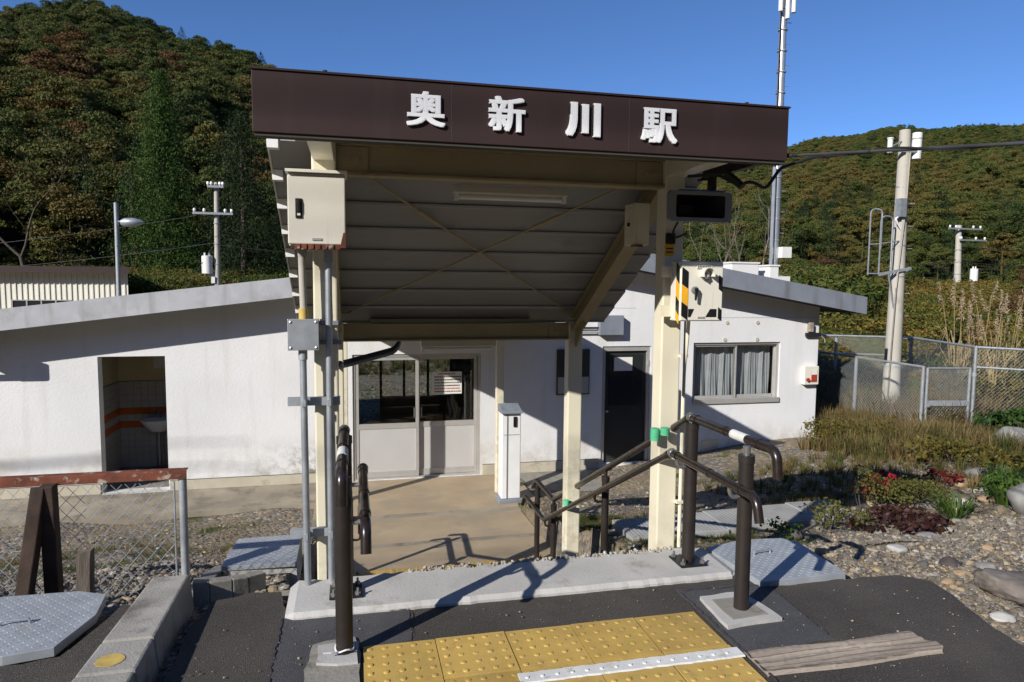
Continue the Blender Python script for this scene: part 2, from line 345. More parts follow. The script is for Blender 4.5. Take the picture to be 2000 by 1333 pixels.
# ---------------------------------------------------------------- instancing for uncountable stuff
def proto(coll, b, mt, name, smooth=False):
    me = b.mesh(name, (0,0,0), smooth, fix=False); 
    for q in (mt if isinstance(mt, (list, tuple)) else [mt]): me.materials.append(q)
    o = bpy.data.objects.new(name, me); coll.objects.link(o); return o
def scatter(name, pts, coll, scale, rotz, idx, tint=None, label=None, cat=None, rx=None):
    me = bpy.data.meshes.new(name); P = np.asarray(pts, dtype=np.float32); k = len(P)
    me.vertices.add(k); me.vertices.foreach_set('co', P.ravel())
    def at(nm, typ, arr, key='value'):
        a = me.attributes.new(nm, typ, 'POINT'); a.data.foreach_set(key, np.asarray(arr).ravel())
    sc = np.asarray(scale, dtype=np.float32)
    if sc.ndim == 1: sc = np.repeat(sc[:, None], 3, 1)
    at('isc', 'FLOAT_VECTOR', sc.astype(np.float32), 'vector')
    rot = np.zeros((k, 3), np.float32); rot[:, 2] = rotz
    if rx is not None: rot[:, :2] = rx
    at('irot', 'FLOAT_VECTOR', rot, 'vector'); at('iidx', 'INT', np.asarray(idx, dtype=np.int32))
    at('tint', 'FLOAT', np.asarray(tint if tint is not None else NR.rand(k), dtype=np.float32))
    o = bpy.data.objects.new(name, me); COL.objects.link(o)
    ng = bpy.data.node_groups.new(name, 'GeometryNodeTree'); ng.interface.new_socket('Geometry', in_out='INPUT', socket_type='NodeSocketGeometry'); ng.interface.new_socket('Geometry', in_out='OUTPUT', socket_type='NodeSocketGeometry')
    n = ng.nodes; L = ng.links; gi = n.new('NodeGroupInput'); go = n.new('NodeGroupOutput'); ip = n.new('GeometryNodeInstanceOnPoints'); ci = n.new('GeometryNodeCollectionInfo')
    ci.inputs['Collection'].default_value = coll; ci.inputs['Separate Children'].default_value = True; ci.inputs['Reset Children'].default_value = True
    mp = n.new('GeometryNodeMeshToPoints'); L.new(gi.outputs[0], mp.inputs[0]); L.new(mp.outputs[0], ip.inputs['Points']); L.new(ci.outputs[0], ip.inputs['Instance']); ip.inputs['Pick Instance'].default_value = True
    def na(nm, typ, sock):
        a = n.new('GeometryNodeInputNamedAttribute'); a.data_type = typ; a.inputs[0].default_value = nm; L.new(a.outputs[0], sock)
    na('iidx', 'INT', ip.inputs['Instance Index']); na('irot', 'FLOAT_VECTOR', ip.inputs['Rotation']); na('isc', 'FLOAT_VECTOR', ip.inputs['Scale'])
    L.new(ip.outputs[0], go.inputs[0]); md = o.modifiers.new('scatter', 'NODES'); md.node_group = ng
    return tag(o, label, cat, None, 'stuff')
def newcoll(name): return bpy.data.collections.new(name)
def stone_b(seed, flat=.7, sub=1):
    r = np.random.RandomState(seed); bm = bmesh.new(); bmesh.ops.create_icosphere(bm, subdivisions=sub, radius=.5); b = B()
    ax = r.uniform(.75, 1.2, 3); ax[2] *= flat; dirs = r.normal(size=(5, 3)); dirs /= np.linalg.norm(dirs, axis=1)[:, None]
    for v in bm.verts:
        c = np.array(v.co)
        for d in dirs:
            h = c@d; lim = .33
            if h > lim: c = c - d*(h-lim)*.85
        c = c*ax*r.uniform(.93, 1.07); b.v.append(tuple(c))
    b.f = [tuple(v.index for v in f.verts) for f in bm.faces]; bm.free(); return b
def rock_mesh(c, size, seed, sub=3):
    b = stone_b(seed, .75, sub); r = np.random.RandomState(seed+5); v = np.array(b.v)
    ph = r.uniform(0, 6, (4, 3)); fr = r.uniform(3, 9, (4, 3))
    k = 1 + .06*np.sum(np.sin(v[:, None, :]*fr[None]+ph[None]).prod(2), axis=1) + .025*np.sum(np.sin(v[:, None, :]*fr[None]*3.1+ph[None]*2).prod(2), axis=1)
    a = r.uniform(0, 6.28); v = v*k[:, None]; v = np.stack([v[:,0]*math.cos(a)-v[:,1]*math.sin(a), v[:,0]*math.sin(a)+v[:,1]*math.cos(a), v[:,2]], 1)
    v = v*np.array(size)+np.array(c); b.v = [tuple(q) for q in v]; return b

# ---------------------------------------------------------------- terrain
FL = -1.31
def floor_z(y): return lerp1(y, (5.9, 6.2, 9.0, 10), (-1.2, -1.205, -1.31, -1.31))
def gz(x, y):
    x = np.asarray(x, float); y = np.asarray(y, float)
    right = np.interp(y, (3.0, 3.5, 4.4, 5.5, 7.4, 8.6, 20, 26, 34, 60, 120), (-.05, -.10, -.46, -.62, -1.12, -1.33, -1.3, -.5, .2, .8, 2))
    bank = np.interp(y, (2.4, 4, 5, 7, 9, 12, 15, 20, 30, 45, 120), (-.04, -.12, -.3, -.62, -.98, -1.0, -.8, -.3, .5, 1.0, 2.5))
    w = sst(3.2, 7.0, x); zr = right*(1-w) + bank*w
    left = np.interp(y, (3.2, 3.6, 4.4, 5.0, 6.4, 7.6, 8.8, 20, 26, 34, 60, 120), (-.05, -.10, -.32, -.48, -.95, -1.27, -1.40, -1.3, -.6, .2, 1.3, 3))
    z = np.where(x > .8, zr, left)
    mid = (x > -.36) & (x < 1.98) & (y > 3.3) & (y < 9.9)
    z = np.where(mid, np.minimum(z, -1.62), z)
    und = (x > -6.2) & (x < 7.3) & (y > 9.9) & (y < 15); z = np.where(und, -1.6, z)
    z = np.where(y < 2.6, np.where(x < 3.2, -.06, z), z)
    rough = .035*np.sin(x*2.3+1)*np.sin(y*1.9) + .02*np.sin(x*5.1)*np.cos(y*4.3)
    return z + np.where((y > 3.6) & (~mid), rough, 0)
def axis(a, b, fine, lo, hi, grow=1.16):
    xs = list(np.arange(a, b+1e-6, fine)); s = fine
    while xs[-1] < hi: s *= grow; xs.append(xs[-1]+s)
    s = fine; L = [a]
    while L[-1] > lo: s *= grow; L.append(L[-1]-s)
    return np.array(L[:0:-1] + xs)
gx = axis(-6, 12, .09, -900, 900); gy = axis(1.5, 14, .09, -400, 1200)
GX, GY = np.meshgrid(gx, gy); GZ = gz(GX, GY)
nxx, nyy = len(gx), len(gy)
me = bpy.data.meshes.new('ground'); me.from_pydata(np.stack([GX.ravel(), GY.ravel(), GZ.ravel()], 1).tolist(), [],
    [(j*nxx+i, j*nxx+i+1, (j+1)*nxx+i+1, (j+1)*nxx+i) for j in range(nyy-1) for i in range(nxx-1)])
me.materials.append(m_ground); me.shade_smooth(); ground = bpy.data.objects.new('ground', me); COL.objects.link(ground); tag(ground, 'gravel and dirt ground around the station', None, None, 'structure')

# hills, as wide sheets rising from the valley floor
AZL = [(-75,.22),(-50,.27),(-35,.29),(-22.92,.3087),(-21.25,.3194),(-19.8,.3326),(-17.11,.3398),(-14.29,.328),(-12.32,.3182),(-10.63,.3132),(-8.16,.3061),(-5.63,.2815),(-2.62,.2525),(2,.2),(8,.13),(16,.06),(22,.02)]
AZR = [(-6,.02),(4,.09),(14,.145),(22,.17),(27.24,.186),(34.39,.2),(37.21,.2061),(39.91,.2115),(43.12,.2101),(46.14,.2039),(48.95,.2034),(60,.19),(80,.17),(100,.12)]
def hill_h(az, r, tab, r0, r1, z0, treeh):
    e = np.interp(az, [q[0] for q in tab], [q[1] for q in tab]); top = CAM_H + e*r1 - treeh
    t = np.clip((r-r0)/(r1-r0), 0, 1); up = z0 + (top-z0)*(t**.92)
    up = up + np.sin(np.radians(az)*37)*np.sin(r*.05)*.03*(r-r0)*(1-t)
    return np.where(r > r1, top - (r-r1)*.25, up)
def make_hill(name, tab, r0, r1, z0, treeh, label):
    az = np.linspace(tab[0][0], tab[-1][0], 120); rr = np.concatenate([np.linspace(r0, r1, 40), np.linspace(r1*1.05, r1*1.5, 6)])
    A, Rr = np.meshgrid(az, rr); H = hill_h(A, Rr, tab, r0, r1, z0, treeh); X = Rr*np.sin(np.radians(A)); Y = Rr*np.cos(np.radians(A)); k = len(az)
    b = B(); b.v = np.stack([X.ravel(), Y.ravel(), H.ravel()], 1).tolist(); b.f = [(j*k+i, j*k+i+1, (j+1)*k+i+1, (j+1)*k+i) for j in range(len(rr)-1) for i in range(k-1)]
    return b.obj(name, m_hill, kind='structure', label=label, loc=(0,0,0), fix=False)
HL = (AZL, 55, 165, -1.0, 8.0); HR = (AZR, 58, 420, 0.5, 11)
make_hill('hill', *HL, 'steep wooded hillside rising behind the station on the left')
make_hill('hill', *HR, 'long wooded mountain ridge beyond the valley on the right')

HB = ([(75,.12),(90,.22),(105,.34),(150,.40),(200,.39),(240,.36),(270,.32),(290,.24)], 45, 170, -.5, 8)
make_hill('hill', *HB, 'wooded valley side behind the viewer')

# ---------------------------------------------------------------- paving
def sheet(outline, z, th, jit=0, n=14):
    b = B(); pts = []
    k = len(outline)
    for i in range(k):
        a = Vector((*outline[i], z)); c = Vector((*outline[(i+1) % k], z)); m = max(1, int((c-a).length/.06)) if jit else 1
        for j in range(m):
            q = a.lerp(c, j/m); pts.append((q.x + rnd.gauss(0, jit), q.y + rnd.gauss(0, jit), z))
    return b.prism(pts, (0, 0, -th))
asph = [(-.71,-6),(-.71,1),(-.70,2.6),(-.72,3.1),(-.66,3.36),(-.5,3.42),(-.36,3.40),(-.30,3.12),(1.96,3.12),(1.98,2.97),(2.2,2.955),(2.5,2.955),(2.77,2.95),(2.88,2.85),(2.86,2.68),(2.78,2.44),(2.74,2.2),(2.8,1.6),(3.2,.5),(3.4,-6)]
asph_o = sheet(asph, 0, .09, .006).obj('asphalt', m_asph, kind='structure', label='dark asphalt paving of the platform approach')
sheet([(-1.02,1),(-1.02,3.42),(-1.08,3.45),(-1.10,3.30),(-1.17,3.0),(-1.36,2.97),(-1.75,2.99),(-3.2,3.0),(-3.2,1)], -.012, .07, .005).obj('asphalt', m_asph, kind='structure', label='dark asphalt strip left of the long kerb')
sheet([(-.33,2.05),(-.33,3.14),(.235,3.085),(.225,2.8),(-.0,2.78),(-.01,2.05)], .004, .05, .004).obj('asphalt_patch', m_asph2, kind='structure', label='grey asphalt patch at the foot of the left handrail')
sheet([(1.545,2.43),(1.545,3.02),(2.02,2.985),(1.99,2.44)], .004, .05, .004).obj('asphalt_patch', m_asph2, kind='structure', label='grey asphalt patch at the foot of the right handrail')

def crack(pts, w, z):
    b = B(); L = []
    for (a, c) in zip(pts[:-1], pts[1:]):
        a = Vector(a); c = Vector(c); k = max(2, int((c-a).length/.02))
        for i in range(k): L.append(a.lerp(c, i/k)+Vector((rnd.gauss(0,.004), rnd.gauss(0,.004))))
    rings = []
    for i, p in enumerate(L):
        t = (L[min(i+1,len(L)-1)]-L[max(i-1,0)]).normalized(); nn = Vector((-t.y,t.x))*w*rnd.uniform(.25,1.1); rings.append([(p.x-nn.x,p.y-nn.y,z),(p.x+nn.x,p.y+nn.y,z)])
    return b.loft(rings, False, (False,False)).obj('crack', m_ink, asph_o, fix=False)
crack([(-.333,2.1),(-.331,2.6),(-.325,3.13)], .006, .0085); crack([(-.33,3.135),(.0,3.10),(.24,3.075)], .003, .0085); crack([(.237,3.09),(.23,2.8)], .003, .0085); crack([(1.555,2.2),(1.552,2.6),(1.545,3.0)], .007, .0095); crack([(1.55,3.0),(1.8,2.985),(2.02,2.975)], .004, .0085); crack([(2.02,2.98),(2.0,2.7),(1.985,2.45)], .003, .0085)

# concrete sill at the head of the stairs, stairs and lower floor
b = B(); n = 60; xs = np.linspace(-.315, 1.93, n); rings = []
for i, x in enumerate(xs):
    jb = rnd.gauss(0, .012); jf = rnd.gauss(0, .002); e = .03 if i in (0, n-1) else 0
    rings.append([(x, 3.085+jf+e, -.06), (x, 3.085+jf+e, .012), (x, 3.105+jf+e, .030-e*.5), (x, 3.43+jb-e, .034-e*.5), (x, 3.455+jb-e, -.015), (x, 3.455+jb-e, -.25)])
b.loft(rings).obj('concrete_sill', m_conc, label='pale concrete sill slab across the head of the stairs', cat='slab')
st = thing('stairs', 'concrete stairs leading down under the canopy to the station', None, (.8, 3.45, -1.3), kind='structure')
for i in range(8):
    y0 = 3.455+.3*i; z = -.15*(i+1)
    B().box(-.30, 1.92, y0+.001, y0+.31, -1.6, z).obj('step', m_floor, st)
for x0 in (-.372, 1.921):
    B().hexa([(x0,3.46,-1.7),(x0+.07,3.46,-1.7),(x0+.07,6.0,-1.7),(x0,6.0,-1.7),(x0,3.46,-.02),(x0+.07,3.46,-.02),(x0+.07,6.0,-1.13),(x0,6.0,-1.13)]).obj('side_kerb', m_concd, st)
fo = thing('concrete_floor', 'beige concrete floor between stairs and station door', None, (.8, 8, -1.3), kind='structure')
B().hexa([(-.36,5.857,-1.7),(1.98,5.857,-1.7),(1.98,8.05,-1.7),(-.36,8.05,-1.7),(-.36,5.857,-1.2),(1.98,5.857,-1.2),(1.98,8.05,-1.275),(-.36,8.05,-1.275)]).obj('slab', m_floor, fo)
B().hexa([(-.5,8.2,-1.7),(2.3,8.2,-1.7),(2.3,9.79,-1.7),(-.5,9.79,-1.7),(-.5,8.2,-1.281),(2.3,8.2,-1.281),(2.3,9.79,-1.31),(-.5,9.79,-1.31)]).obj('slab', m_floor, fo)
B().hexa([(-.5,8.052,-1.7),(2.4,8.052,-1.7),(2.4,8.198,-1.7),(-.5,8.198,-1.7),(-.5,8.052,-1.278),(2.4,8.052,-1.278),(2.4,8.198,-1.283),(-.5,8.198,-1.283)]).obj('channel_strip', m_apron, fo)
B().hexa([(-.36,7.06,-1.5),(1.98,7.06,-1.5),(1.98,7.16,-1.5),(-.36,7.16,-1.5),(-.36,7.06,-1.2385),(1.98,7.06,-1.2385),(1.98,7.16,-1.242),(-.36,7.16,-1.242)]).obj('joint_strip', m_apron, fo)
B().hexa([(-6,8.95,-1.7),(-.502,8.95,-1.7),(-.502,9.79,-1.7),(-6,9.79,-1.7),(-6,8.95,-1.335),(-.502,8.95,-1.335),(-.502,9.79,-1.29),(-6,9.79,-1.29)]).obj('concrete_apron', m_apron, kind='structure', label='worn concrete apron along the white left wall')
B().hexa([(2.302,8.9,-1.7),(7.4,8.9,-1.7),(7.4,9.79,-1.7),(2.302,9.79,-1.7),(2.302,8.9,-1.345),(7.4,8.9,-1.345),(7.4,9.79,-1.31),(2.302,9.79,-1.31)]).obj('concrete_apron', m_concd, kind='structure', label='weathered concrete apron along the right station wall')

# tactile tiles
def tactile(x0, y0, x1, y1, z, part_of, dots=5):
    b = B(); z += rnd.uniform(-.002, .002); jx, jy = rnd.gauss(0,.0008), rnd.gauss(0,.0008); b.box(x0+.0025+jx, x1-.0025+jx, y0+.0025+jy, y1-.0025+jy, z-.03, z); s = (x1-x0)/dots
    for i in range(dots):
        for j in range(dots):
            cx = x0+s*(i+.5); cy = y0+(y1-y0)/dots*(j+.5)
            if cx > x1 or cy > y1: continue
            wr = rnd.uniform(.45, 1.0); cx += rnd.gauss(0, .0006); rg = [[(cx+r*math.cos(a*math.pi/5), cy+r*math.sin(a*math.pi/5), z+h*wr) for a in range(10)] for r, h in ((.0125,-.001),(.0105,.0035),(.006,.005))]
            b.loft(rg, True, (False, True))
    return b.obj('tile', m_yel, part_of, smooth=True)
tp = thing('tactile_paving', 'yellow tactile paving with raised dots before the concrete sill', 'tactile paving', (.77, 2.5, 0))
for i in range(5):
    tactile(.02+.3*i, 2.49, .32+.3*i, 2.79, .008, tp); tactile(.02+.3*i, 2.19, .32+.3*i, 2.487, .008, tp); tactile(.02+.3*i, 1.89, .32+.3*i, 2.187, .008, tp)
tp2 = thing('tactile_paving', 'row of yellow tactile tiles at the bottom of the stairs', 'tactile paving', (1.1, 6.3, -1.2))
for i in range(6): tactile(.05+.3*i, 6.10, .35+.3*i, 6.40, -1.198, tp2)
# worn white line
b = B(); rings = []
for i in range(40):
    x = .60+(1.535-.60)*i/39; j = rnd.gauss(0, .0015)
    rings.append([(x, 2.385+j, .009), (x, 2.39+j, .0145), (x, 2.452+j, .0145), (x, 2.457+j, .009)])
b.loft(rings)
for i in range(15):
    cx = .63+.06*i
    b.loft([[(cx+r*math.cos(a*math.pi/4), 2.417+r*math.sin(a*math.pi/4), .0145+h) for a in range(8)] for r, h in ((.010,-.001),(.006,.004))], True, (False, True))
b.obj('white_line', m_tape, label='worn white line laid across the yellow tactile tiles', cat='line')
# timber sleeper set flush in the asphalt
sp = thing('railway_sleeper', 'weathered grey timber sleeper let into the asphalt on the right', 'sleeper', (1.95, 2.35, 0))
b = B(); rings = []; yy = np.linspace(2.245, 2.432, 15); hh = [(.001+.006*abs(math.sin(i*1.9))*(.4+rnd.random()) if 0 < i < 14 else -.004) for i in range(15)]
for i in range(46):
    t = i/45; x = 1.552+.83*t; rings.append([(x + (.04*math.sin(k*.5) if i == 45 else 0), y+.006*math.sin(x*9), -.05) for k, y in enumerate(yy)][:1] + [(x+(.05*math.sin(k*.35)-.03 if i == 45 else 0), y+.006*math.sin(x*9+k*.4), .004+hh[k]+rnd.gauss(0,.0007)) for k, y in enumerate(yy)] + [(x, yy[-1], -.05)])
b.loft(rings).obj('timber', m_wood, sp)

# pads under the handrail posts
pd = thing('concrete_pad', 'square concrete pad around the right front handrail post', 'pad', (1.73, 2.75, 0))
sheet([(1.585,2.60),(1.60,2.89),(1.83,2.90),(1.875,2.63)], .022, .05, .004).obj('slab', m_conc, pd)
sheet([(1.63,2.65),(1.64,2.84),(1.80,2.84),(1.82,2.66)], .027, .03, .003).obj('mortar', m_concd, pd)
pd = thing('concrete_pad', 'cracked concrete pad around the left front handrail post', 'pad', (-.05, 2.73, 0))
sheet([(-.20,2.45),(-.19,2.84),(0.0,2.86),(0.01,2.45)], .014, .05, .006).obj('slab', m_concd, pd)
sheet([(-.15,2.66),(-.14,2.80),(.005,2.80),(.005,2.64)], .024, .03, .008).obj('mortar', m_conc, pd)
b = B(); b.tube([(-.05+.036*math.cos(a*.35), 2.73+.036*math.sin(a*.35), .045+.006*math.sin(a)) for a in range(19)], .0035, 6)
b.tube([(-.075,2.70,.045),(-.10,2.685,.05),(-.13,2.68,.055)], .003, 5); b.obj('cable_tie', m_wht, label='white plastic tie round the foot of the left handrail', cat='cable tie')

# chequer plates
def checker_plate(name, pts, z, th, label, handle=None, pitch=.032, kerb=True):
    t = thing(name, label, 'steel plate', (*np.mean(pts, axis=0), z-th))
    P = [Vector((*p, z)) for p in pts]; B().prism(P, (0,0,-th)).obj('plate', m_tread, t, bevel=.002)
    from mathutils.geometry import intersect_point_tri_2d
    b = B(); xs = [p[0] for p in pts]; ys = [p[1] for p in pts]
    def inside(x, y):
        c = False; k = len(pts)
        for i in range(k):
            x1, y1 = pts[i]; x2, y2 = pts[i-1]
            if (y1 > y) != (y2 > y) and x < (x2-x1)*(y-y1)/(y2-y1)+x1: c = not c
        return c
    i = 0; y = min(ys)
    while y < max(ys):
        x = min(xs); j = 0
        while x < max(xs):
            a = math.pi/4 if (i+j) % 2 else -math.pi/4; ca, sa = math.cos(a), math.sin(a)
            if all(inside(x+dx, y+dy) for dx in (-.012,.012) for dy in (-.012,.012)):
                l, w = .0115, .0036
                ring = [(x+ca*u-sa*v, y+sa*u+ca*v) for u, v in ((-l,0),(0,-w),(l,0),(0,w))]
                b.loft([[(q[0], q[1], z-.0004) for q in ring], [(x+(q[0]-x)*.5, y+(q[1]-y)*.5, z+.0013) for q in ring]], True, (False, True))
            x += pitch*.8; j += 1
        y += pitch*.8; i += 1
    b.obj('tread_pattern', m_tread, t, kind='stuff', fix=False)
    if handle:
        hx, hy, ax = handle; d = Vector((math.cos(ax), math.sin(ax), 0)); c = Vector((hx, hy, z)); l = .055
        B().tube(bend([c-d*l, c-d*l+Vector((0,0,.022)), c+d*l+Vector((0,0,.022)), c+d*l], .012), .005, 6).obj('handle', m_galv, t, smooth=True)
    return t
checker_plate('steel_plate', [(1.975,2.96),(1.93,3.43),(2.2,3.50),(2.44,3.475),(2.50,3.40),(2.475,2.97)], .03, .05, 'galvanised chequer plate beside the right end of the sill', (2.19,3.28,.15))
B().box(1.935,2.44,3.06,3.44,-.3,-.022).obj('pit_curb', m_concd, label='concrete pit curb under the right chequer plate', cat='curb')
checker_plate('steel_plate', [(-1.76,2.995),(-1.37,2.985),(-1.2,3.02),(-1.135,3.29),(-1.16,3.50),(-1.3,3.565),(-1.9,3.575)], .02, .04, 'large galvanised chequer plate in the left foreground corner', (-1.44,3.26,.05))
checker_plate('steel_plate', [(-.83,4.48),(-.80,4.96),(-.375,4.97),(-.375,4.46)], -.28, .03, 'small chequer plate on the ground left of the left canopy post')
B().box(-.80,-.375,4.485,4.95,-.5,-.312).obj('pit_curb', m_conc, label='concrete pit curb under the small chequer plate', cat='curb')

# kerbs on the left
kb = thing('concrete_kerb', 'long flat concrete kerb running away on the left', 'kerb', (-.87, 2.5, 0))
for i, (y0, y1) in enumerate(((1.3,1.97),(1.976,2.62),(2.626,2.86),(2.866,3.47))):
    sh = lambda y: .035*(y-2.6)
    o = B().hexa([(-1.0+sh(y0)*1.2,y0,-.08),(-.765,y0,-.08),(-.765,y1,-.08),(-1.0+sh(y1)*1.2,y1,-.08),(-.985+sh(y0)*1.2,y0,.1),(-.785,y0,.1),(-.785,y1,.1),(-.985+sh(y1)*1.2,y1,.1)]).obj('kerb_block', m_kerb, kb, bevel=.01)
b = B(); b.prism([(-.895+.05*math.cos(a*.26)*(1+.06*math.sin(a*3)), 2.71+.045*math.sin(a*.26)*(1+.05*math.cos(a*5)), .1008) for a in range(24)], (0,0,.0015)); b.obj('paint_dot', m_yel2, kb)
kb = thing('concrete_kerb', 'low curved concrete kerb joining the sill on the left', 'kerb', (-.6, 3.5, 0))
pts = [(-.775,3.475),(-.70,3.485),(-.60,3.525),(-.53,3.57),(-.455,3.64)]
for i in range(4):
    a = Vector((*pts[i],0)); c = Vector((*pts[i+1],0)); d = (c-a).normalized(); nrm = Vector((-d.y,d.x,0))*.07; a = a+d*.001; c = c-d*.001
    B().hexa([(a.x,a.y,-.16),(c.x,c.y,-.16),(c.x+nrm.x,c.y+nrm.y,-.16),(a.x+nrm.x,a.y+nrm.y,-.16),(a.x,a.y,.055-.012*i),(c.x,c.y,.055-.012*(i+1)),(c.x+nrm.x,c.y+nrm.y,.05-.012*(i+1)),(a.x+nrm.x,a.y+nrm.y,.05-.012*i)]).obj('kerb_block', m_concd, kb, bevel=.006)
kb = thing('concrete_kerb', 'weathered kerb strip leading down past the small chequer plate', 'kerb', (-.85, 4.1, -.2))
for i in range(4):
    y0 = 3.64+.32*i; y1 = y0+.312; z0 = float(gz(-.9, y0))+.03; z1 = float(gz(-.9, y1))+.03
    B().hexa([(-.93,y0,z0-.2),(-.83,y0,z0-.2),(-.85,y1,z1-.2),(-.95,y1,z1-.2),(-.93,y0,z0),(-.83,y0,z0),(-.85,y1,z1),(-.95,y1,z1)]).obj('kerb_block', m_concd, kb, bevel=.006)
kb = thing('concrete_kerb', 'pale kerb crossing behind the small chequer plate', 'kerb', (-.6, 5.3, -.5))
for i in range(3):
    x0 = -.92+.19*i; B().box(x0, x0+.186, 5.18+.05*i, 5.30+.05*i, -.7, -.47).obj('kerb_block', m_concd, kb, bevel=.006)

# ribbed concrete cover slabs on the right
sb = thing('slab_path', 'row of ribbed concrete cover slabs on the lower ground at right', 'slab path', (3.2, 5.2, -.6))
for i in range(5):
    x0 = 2.14+.44*i; x1 = x0+.432; sk_ = .03*i
    o = B().box(x0, x1, 4.95+sk_, 5.40+sk_, -.60, -.50).obj('slab', m_slab, sb, bevel=.006)
    b = B()
    for k in range(12): b.box(x0+.02+.034*k, x0+.034+.034*k, 4.97+sk_, 5.38+sk_, -.501, -.496)
    b.obj('ribs', m_slab, o, kind='stuff')
    if i < 4:
        b = B()
        b.box(x0+.36, x0+.41, 5.12+sk_, 5.135+sk_, -.4975, -.4945); b.obj('lifting_slot', m_ink, o)
B().hexa([(4.9,7.6,-1.3),(5.75,7.25,-1.2),(6.1,8.0,-1.4),(5.2,8.3,-1.45),(4.9,7.6,-1.08),(5.75,7.25,-.96),(6.1,8.0,-1.16),(5.2,8.3,-1.24)]).obj('concrete_slab', m_concd, bevel=.01, label='flat pale concrete slab lying on the ground below the window', cat='slab')

# ---------------------------------------------------------------- station building
YB = 9.8
zl = lambda x: 1.655+.124*x
zr_ = lambda x: 2.666-.167*x
RIDGE = 3.474
under = lambda x: (zl(x)-.24) if x < RIDGE else (zr_(x)-.25)
bd = thing('station_building', 'low white rendered station building with shallow grey gabled roof', 'building', (1, 11, -1.35))
OPEN = [(-3.24,-2.436,-1.285,.52),(-.03,1.80,-1.306,.50),(3.68,4.47,-1.24,.575),(5.186,6.722,-.322,.614)]
brk = sorted(set([-6.5, RIDGE, 7.42] + [q for o in OPEN for q in o[:2]]))
b = B()
for x0, x1 in zip(brk[:-1], brk[1:]):
    op = [o for o in OPEN if abs(o[0]-x0) < 1e-6]
    segs = [(-1.6, None)] if not op else [(-1.6, op[0][2]), (op[0][3], None)]
    for z0, z1 in segs:
        t0 = under(x0+1e-6)-.002 if z1 is None else z1; t1 = under(x1-1e-6)-.002 if z1 is None else z1
        b.hexa([(x0,YB,z0),(x1,YB,z0),(x1,YB+.16,z0),(x0,YB+.16,z0),(x0,YB,t0),(x1,YB,t1),(x1,YB+.16,t1),(x0,YB+.16,t0)])
bm = b.obj('front_wall', m_stucco, bd)
b = B(); b.hexa([(7.26,YB+.161,-1.6),(7.42,YB+.161,-1.6),(7.42,13.7,-1.6),(7.26,13.7,-1.6),(7.26,YB+.161,1.17),(7.42,YB+.161,1.17),(7.42,13.7,1.17),(7.26,13.7,1.17)]); b.obj('side_wall', m_stucco, bd)
for x0, x1 in ((-6.5,-3.26),(-2.42,-.08),(1.83,3.64),(4.51,7.43)):
    B().box(x0, x1, YB-.014, YB-.001, -1.5, -1.16).obj('plinth', m_plinth, bd)
    B().box(x0, x1-.004, YB-.006, YB-.0015, -1.159, -1.152).obj('joint', m_ink, bd)
# roof
YR = 9.37
def slab(xa, xb, f, th, y0, y1): return B().hexa([(xa,y0,f(xa)-th),(xb,y0,f(xb)-th),(xb,y1,f(xb)-th),(xa,y1,f(xa)-th),(xa,y0,f(xa)),(xb,y0,f(xb)),(xb,y1,f(xb)),(xa,y1,f(xa))])
rf = slab(-7, RIDGE, zl, .24, YR+.02, 14.1).obj('roof', m_soffit, bd)
slab(-7, RIDGE-.004, lambda x: zl(x)+.012, .262, YR, YR+.018).obj('fascia', m_roofedge, rf)
rf2 = slab(RIDGE+.002, 7.93, zr_, .25, YR+.02, 14.1).obj('roof', m_soffit, bd)
slab(RIDGE, 7.95, lambda x: zr_(x)+.012, .272, YR, YR+.018).obj('fascia', m_roofedge2, rf2)
slab(7.932, 7.95, lambda x: zr_(x)+.01, .27, YR+.02, 14.1).obj('verge', m_roofedge2, rf2)
# waiting room behind the sliding door
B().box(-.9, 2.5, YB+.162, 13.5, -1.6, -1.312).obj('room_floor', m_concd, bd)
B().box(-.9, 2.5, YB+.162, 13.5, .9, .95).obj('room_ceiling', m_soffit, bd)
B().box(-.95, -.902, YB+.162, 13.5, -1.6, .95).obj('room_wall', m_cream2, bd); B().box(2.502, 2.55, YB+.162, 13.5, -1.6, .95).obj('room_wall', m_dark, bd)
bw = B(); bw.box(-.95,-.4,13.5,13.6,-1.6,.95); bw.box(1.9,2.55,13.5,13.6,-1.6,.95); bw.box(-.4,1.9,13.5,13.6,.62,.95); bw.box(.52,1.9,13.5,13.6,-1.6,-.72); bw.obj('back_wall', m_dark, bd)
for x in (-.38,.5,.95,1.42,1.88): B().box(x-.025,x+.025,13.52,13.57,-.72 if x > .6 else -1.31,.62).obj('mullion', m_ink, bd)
for xa, xb, z0 in ((-.36,.47,-1.3),(.53,.92,-.72),(.98,1.39,-.72),(1.45,1.86,-.72)): B().box(xa, xb, 13.54, 13.545, z0, .62).obj('pane', m_glass, bd)
